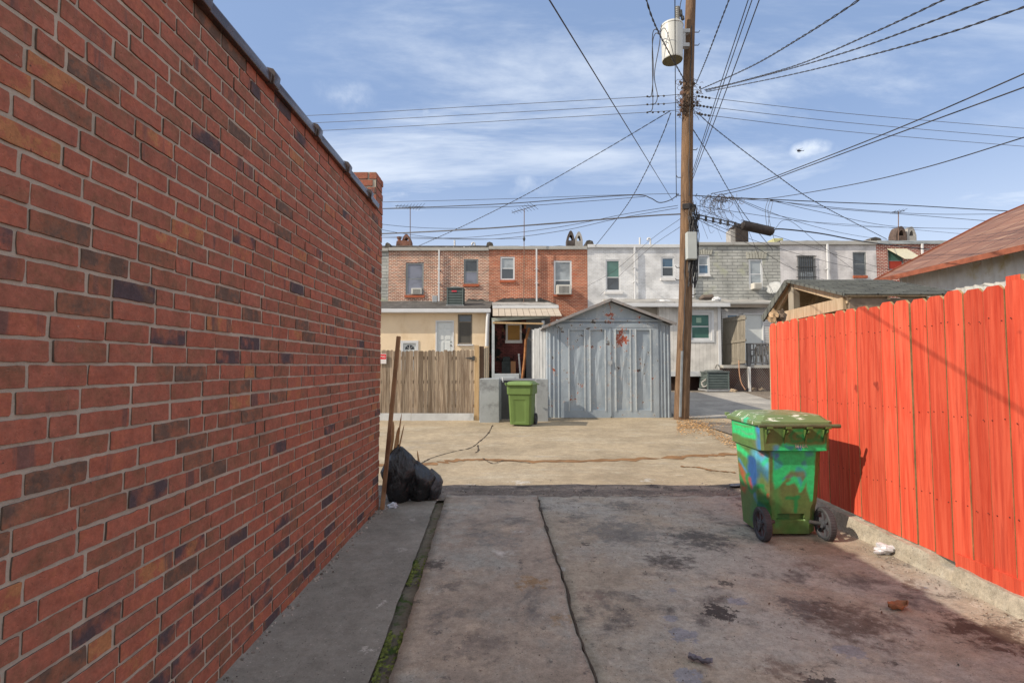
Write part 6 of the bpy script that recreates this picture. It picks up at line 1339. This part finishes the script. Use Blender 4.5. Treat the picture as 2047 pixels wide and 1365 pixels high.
# ================================================================ TIMBER SHED BEHIND RED FENCE
ts = empty('timber_shed', (5.2, 8, 0), 'small timber shed with dark shingle roof rising behind the red fence', 'shed')
m_shing = brickmat('dark shingles', (.085, .088, .085), (.12, .125, .12), (.04, .04, .04), .30, .13, .012, 0, bump=1.)
m, nt, b_, oc = base('dark shingle courses', .9, 0, .2)
A_, B2, C2, D2 = P(1572, 559.5, 8.48), P(1758, 561.5, 8.48), P(1893, 584, 7.0), P(1691, 587.5, 7.0)
E_ = P(1545, 605, 8.97)
sp3 = N(nt, 'ShaderNodeSeparateXYZ'); lk(nt, oc, sp3.inputs[0]); cb3 = N(nt, 'ShaderNodeCombineXYZ'); lk(nt, sp3.outputs[0], cb3.inputs[0]); lk(nt, sp3.outputs[1], cb3.inputs[1])
br = N(nt, 'ShaderNodeTexBrick'); lk(nt, cb3.outputs[0], br.inputs['Vector']); br.inputs['Scale'].default_value = 1; br.inputs['Brick Width'].default_value = .3; br.inputs['Row Height'].default_value = .13; br.inputs['Mortar Size'].default_value = .012; br.inputs['Color1'].default_value = (.10, .105, .10, 1); br.inputs['Color2'].default_value = (.14, .15, .14, 1); br.inputs['Mortar'].default_value = (.03, .03, .03, 1)
c = mixc(nt, maprange(nt, noise_(nt, oc, 5, 6, .6), .35, .7), br.outputs[0], (.19, .20, .18), 'MIX'); lk(nt, mixc(nt, .5, br.outputs[0], c), b_.inputs['Base Color']); bump_(nt, b_, math_(nt, 'SUBTRACT', noise_(nt, oc, 60, 3), br.outputs['Fac']), .8, .01); m_sh2 = m
XL = A_.x; XR = 6.35
rz_, fz_, bz_ = A_.z, D2.z, E_.z
dn = Vector((0, 0, -.035))
b = MB(); nrow = 12
# front slope built of overlapping courses
for k in range(nrow):
    t0, t1 = k/nrow, (k+1)/nrow+.01; y0, y1 = lerp(7.0, 8.48, t0), lerp(7.0, 8.48, min(1, t1)); z0, z1 = lerp(fz_, rz_, t0), lerp(fz_, rz_, min(1, t1)); jg = .012*noise.noise(Vector((k, 0, 0)))
    b.hexa([(XL+jg, y0, z0-.01), (XR, y0, z0-.01), (XR, y1, z1-.012), (XL+jg, y1, z1-.012), (XL+jg, y0, z0+.010), (XR, y0, z0+.010), (XR, y1, z1+.001), (XL+jg, y1, z1+.001)])
b.hexa([(XL, 8.48, rz_-.02), (XR, 8.48, rz_-.02), (XR, 9.3, bz_-.25), (XL, 9.3, bz_-.25), (XL, 8.48, rz_+.004), (XR, 8.48, rz_+.004), (XR, 9.3, bz_-.21), (XL, 9.3, bz_-.21)])
b.bar((XL-.01, 8.47, rz_-.05), (XL-.01, 9.3, bz_-.27), .03, .11); b.bar((XL-.01, 8.49, rz_-.02), (XL-.01, 6.99, fz_-.01), .02, .035)
b.build('roof', m_sh2, ts)
m_ply = woodmat('plywood and pine', (.40, .30, .19), (.50, .40, .28), (.20, .14, .09), .85, (.12, .08, .05), .25)
b = MB(); b.col = (.1, .4, .5); b.hexa([(XL+.01, 7.02, fz_-.035), (XR, 7.02, fz_-.035), (XR, 8.47, rz_-.045), (XL+.01, 8.47, rz_-.045), (XL+.01, 7.02, fz_-.012), (XR, 7.02, fz_-.012), (XR, 8.47, rz_-.022), (XL+.01, 8.47, rz_-.022)])
b.hexa([(XL+.01, 8.49, rz_-.045), (XR, 8.49, rz_-.045), (XR, 9.28, bz_-.275), (XL+.01, 9.28, bz_-.275), (XL+.01, 8.49, rz_-.022), (XR, 8.49, rz_-.022), (XR, 9.28, bz_-.255), (XL+.01, 9.28, bz_-.255)]); b.build('decking', m_ply, ts)
b = MB()
for xx in (XL+.10, XL+.65, XL+1.2): b.col = (xx, .7, .2); b.bar((xx, 7.06, fz_-.085), (xx, 8.45, rz_-.095), .045, .09); b.bar((xx, 8.5, rz_-.095), (xx, 9.2, bz_-.30), .045, .09)
b.build('rafter', m_ply, ts)
b = MB(); b.col = (.5, .3, .8); b.bar((XL+.12, 8.48, .5), (XL+.12, 8.48, rz_-.06), .10, .16); b.build('ridge_post', mat('gray weathered post', (.30, .27, .22), .9, .25, 4, .5, stretch=(3, 3, .3)), ts)
b = MB(); b.col = (.6, .6, .1); b.bar((XL+.06, 7.1, fz_-.12), (XL+.06, 8.9, fz_-.16), .05, .17); b.build('tie_beam', m_ply, ts)
b = MB(); b.col = (.6, .45, .1); b.bar((XL+.10, 7.08, fz_-.15), (XR-.1, 7.08, fz_-.15), .05, .2); b.build('fascia', mat('peeling fascia', (.22, .17, .13), .9, .35, 6, .5), ts)
b = MB(); b.col = (.6, .9, .1); b.bar((XL-.06, 7.2, fz_-.27), (XL-.04, 8.7, fz_-.29), .10, .03); b.build('red_ledge', m_red, ts)
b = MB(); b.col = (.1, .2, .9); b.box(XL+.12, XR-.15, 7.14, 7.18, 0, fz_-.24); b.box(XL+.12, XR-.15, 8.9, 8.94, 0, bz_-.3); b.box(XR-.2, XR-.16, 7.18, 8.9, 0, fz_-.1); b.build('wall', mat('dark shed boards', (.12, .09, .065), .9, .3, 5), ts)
b = MB(); b.col = (.5, .3, .3); b.box(XL+.08, XL+.17, 7.06, 7.15, 0, fz_-.2); b.box(XL+.08, XL+.17, 8.85, 8.94, 0, bz_-.32); b.box(XL+.12, XL+.15, 7.7, 8.8, 0, fz_-.62); b.build('post', m_ply, ts)
# log pieces stacked left of timber shed
for k, (px, lab) in enumerate(((1546, 'left gnarled timber offcut standing above the red fence corner'), (1560, 'right dark timber offcut standing above the red fence corner'))):
    q = P(px, 632, 6.8); b = MB(); b.blob((q.x, q.y, q.z), .055, .06, .085, 12, 9, .4, 2, k); tag(b.build('timber_offcut', mat('offcut'+str(k), (.40, .28, .17) if k == 0 else (.16, .12, .09), .9, .5, 7, .8)), lab, 'timber'); b = None
# low stack that carries the offcuts
q = P(1553, 645, 6.8); b = MB(); b.box(q.x-.04, q.x+.10, 6.8, 6.95, 0, q.z-.06); tag(b.build('timber_stack', m_ply, bevel=.01), 'stack of timber behind the far corner of the red fence', 'timber')
# ================================================================ RUSTY BARN
bn = empty('rusty_barn', (9, 9, 0), 'large metal-clad barn with a rusty red-brown sheet roof at the right edge', 'barn')
m, nt, b_, oc = base('rust red sheet roof', .6, 0, .3)
c = mixc(nt, maprange(nt, noise_(nt, oc, .8, 8, .65, (1, .5, 1)), .3, .7), (.26, .13, .085), (.17, .085, .058)); c = mixc(nt, maprange(nt, noise_(nt, oc, 3, 6, .6, (2, .3, 1)), .5, .7), c, (.36, .22, .15))
sp4 = N(nt, 'ShaderNodeSeparateXYZ'); lk(nt, oc, sp4.inputs[0]); sm = math_(nt, 'ABSOLUTE', math_(nt, 'SUBTRACT', math_(nt, 'FRACT', math_(nt, 'MULTIPLY', sp4.outputs[1], 1.55)), .5)); c = mixc(nt, maprange(nt, sm, .47, .49), c, (.09, .05, .04)); lk(nt, c, b_.inputs['Base Color']); bump_(nt, b_, math_(nt, 'ADD', noise_(nt, oc, 3, 5), maprange(nt, sm, .45, .5)), .5, .03); m_rr = m
YN, YFAR = 1.5, 12.0
eF = P(1748, 561, YFAR); rF = P(1985, 437, YFAR); rF2 = P(2140, 372, YFAR)
dzx = (rF.z-eF.z)/(rF.x-eF.x)
b = MB(); n = 12
for i in range(n):
    ya, yb = lerp(YN, YFAR, i/n), lerp(YN, YFAR, (i+1)/n)
    wv_ = lambda y_: .02*noise.noise(Vector((y_*1.5, 0, 0)))
    for (p, q) in ((eF, rF), (rF, rF2)): b.hexa([(p.x, ya, p.z-.03), (q.x, ya, q.z-.03), (q.x, yb, q.z-.03), (p.x, yb, p.z-.03), (p.x, ya, p.z+wv_(ya)), (q.x, ya, q.z+wv_(ya)), (q.x, yb, q.z+wv_(yb)), (p.x, yb, p.z+wv_(yb))])
b.build('roof', m_rr, bn)
b = MB(); b.bar((eF.x-.01, YN, eF.z-.03), (eF.x-.01, YFAR+.02, eF.z-.03), .03, .10); b.bar(eF+Vector((0, .02, -.02)), rF+Vector((0, .02, -.02)), .03, .10); b.bar(rF+Vector((0, .02, -.02)), rF2+Vector((0, .02, -.02)), .03, .1); b.build('edge_trim', mat('rust edge', (.28, .09, .05), .7, .3, 6), bn)
m_cw = mat('patched barn metal', (.52, .53, .51), .5, .2, 2, .3, 8, stains=(((.42, .37, .22), 1.6, .56, .70, (1, 1, .6)), ((.40, .16, .05), 2.6, .63, .7), ((.62, .64, .63), 3, .55, .65, (1, 1, .3))))
b = MB(); xw = eF.x+.45; n = 150; vs = []
for k in range(n+1):
    y_ = lerp(YN, YFAR-.2, k/n); o_ = .015*math.sin(k*2.1)+(.02 if int(y_/.8) % 2 else 0); vs += [(xw+o_, y_, -.1), (xw+o_, y_, eF.z+.16)]
b.add(vs, [(2*k, 2*k+2, 2*k+3, 2*k+1) for k in range(n)]); b.add([(xw, YFAR-.2, -.1), (rF2.x, YFAR-.2, -.1), (rF2.x, YFAR-.2, rF2.z-.05), (rF.x, YFAR-.2, rF.z-.05), (xw, YFAR-.2, eF.z+.1)], [(0, 1, 2, 3, 4)]); b.build('wall', m_cw, bn)
# ================================================================ HELICOPTER
q = P(1598, 302, 520); hl = empty('helicopter', q, 'tiny dark helicopter against the small cloud', 'helicopter'); s_ = 1.0; mh = mat('dark helicopter', (.03, .035, .06), .5)
b = MB(); b.tube([q+Vector((-2.6, 0, 0)), q+Vector((-2.2, 0, .1)), q+Vector((-1, 0, .2)), q+Vector((.6, 0, .2)), q+Vector((2.0, 0, .1)), q+Vector((4.6, 0, 0))], [.2, .8, 1.05, .9, .35, .2], 12); b.build('fuselage', mh, hl, smooth=True)
b = MB(); b.prism([q+Vector((4.1, 0, -.1)), q+Vector((4.8, 0, -.1)), q+Vector((5.2, 0, 1.2)), q+Vector((4.8, 0, 1.2))], (0, .1, 0)); b.build('tail_fin', mh, hl)
b = MB(); b.tube([q+Vector((-.4, 0, 1.1)), q+Vector((-.4, 0, 1.9))], .2, 8)
for a in (.35, .35+math.pi/2): d = Vector((math.cos(a), math.sin(a), .12))*4.6; b.bar(q+Vector((-.4, 0, 1.85))-d, q+Vector((-.4, 0, 1.85))+d, .3, .08)
b.build('rotor', mh, hl)
b = MB()
for sy in (-.8, .8): b.tube([q+Vector((-2, sy, -1.4)), q+Vector((1.4, sy, -1.4))], .08, 5); b.tube([q+Vector((-1.2, sy, -1.4)), q+Vector((-1.2, sy*.6, -.5))], .06, 5); b.tube([q+Vector((.6, sy, -1.4)), q+Vector((.6, sy*.6, -.5))], .06, 5)
b.build('skids', mh, hl)
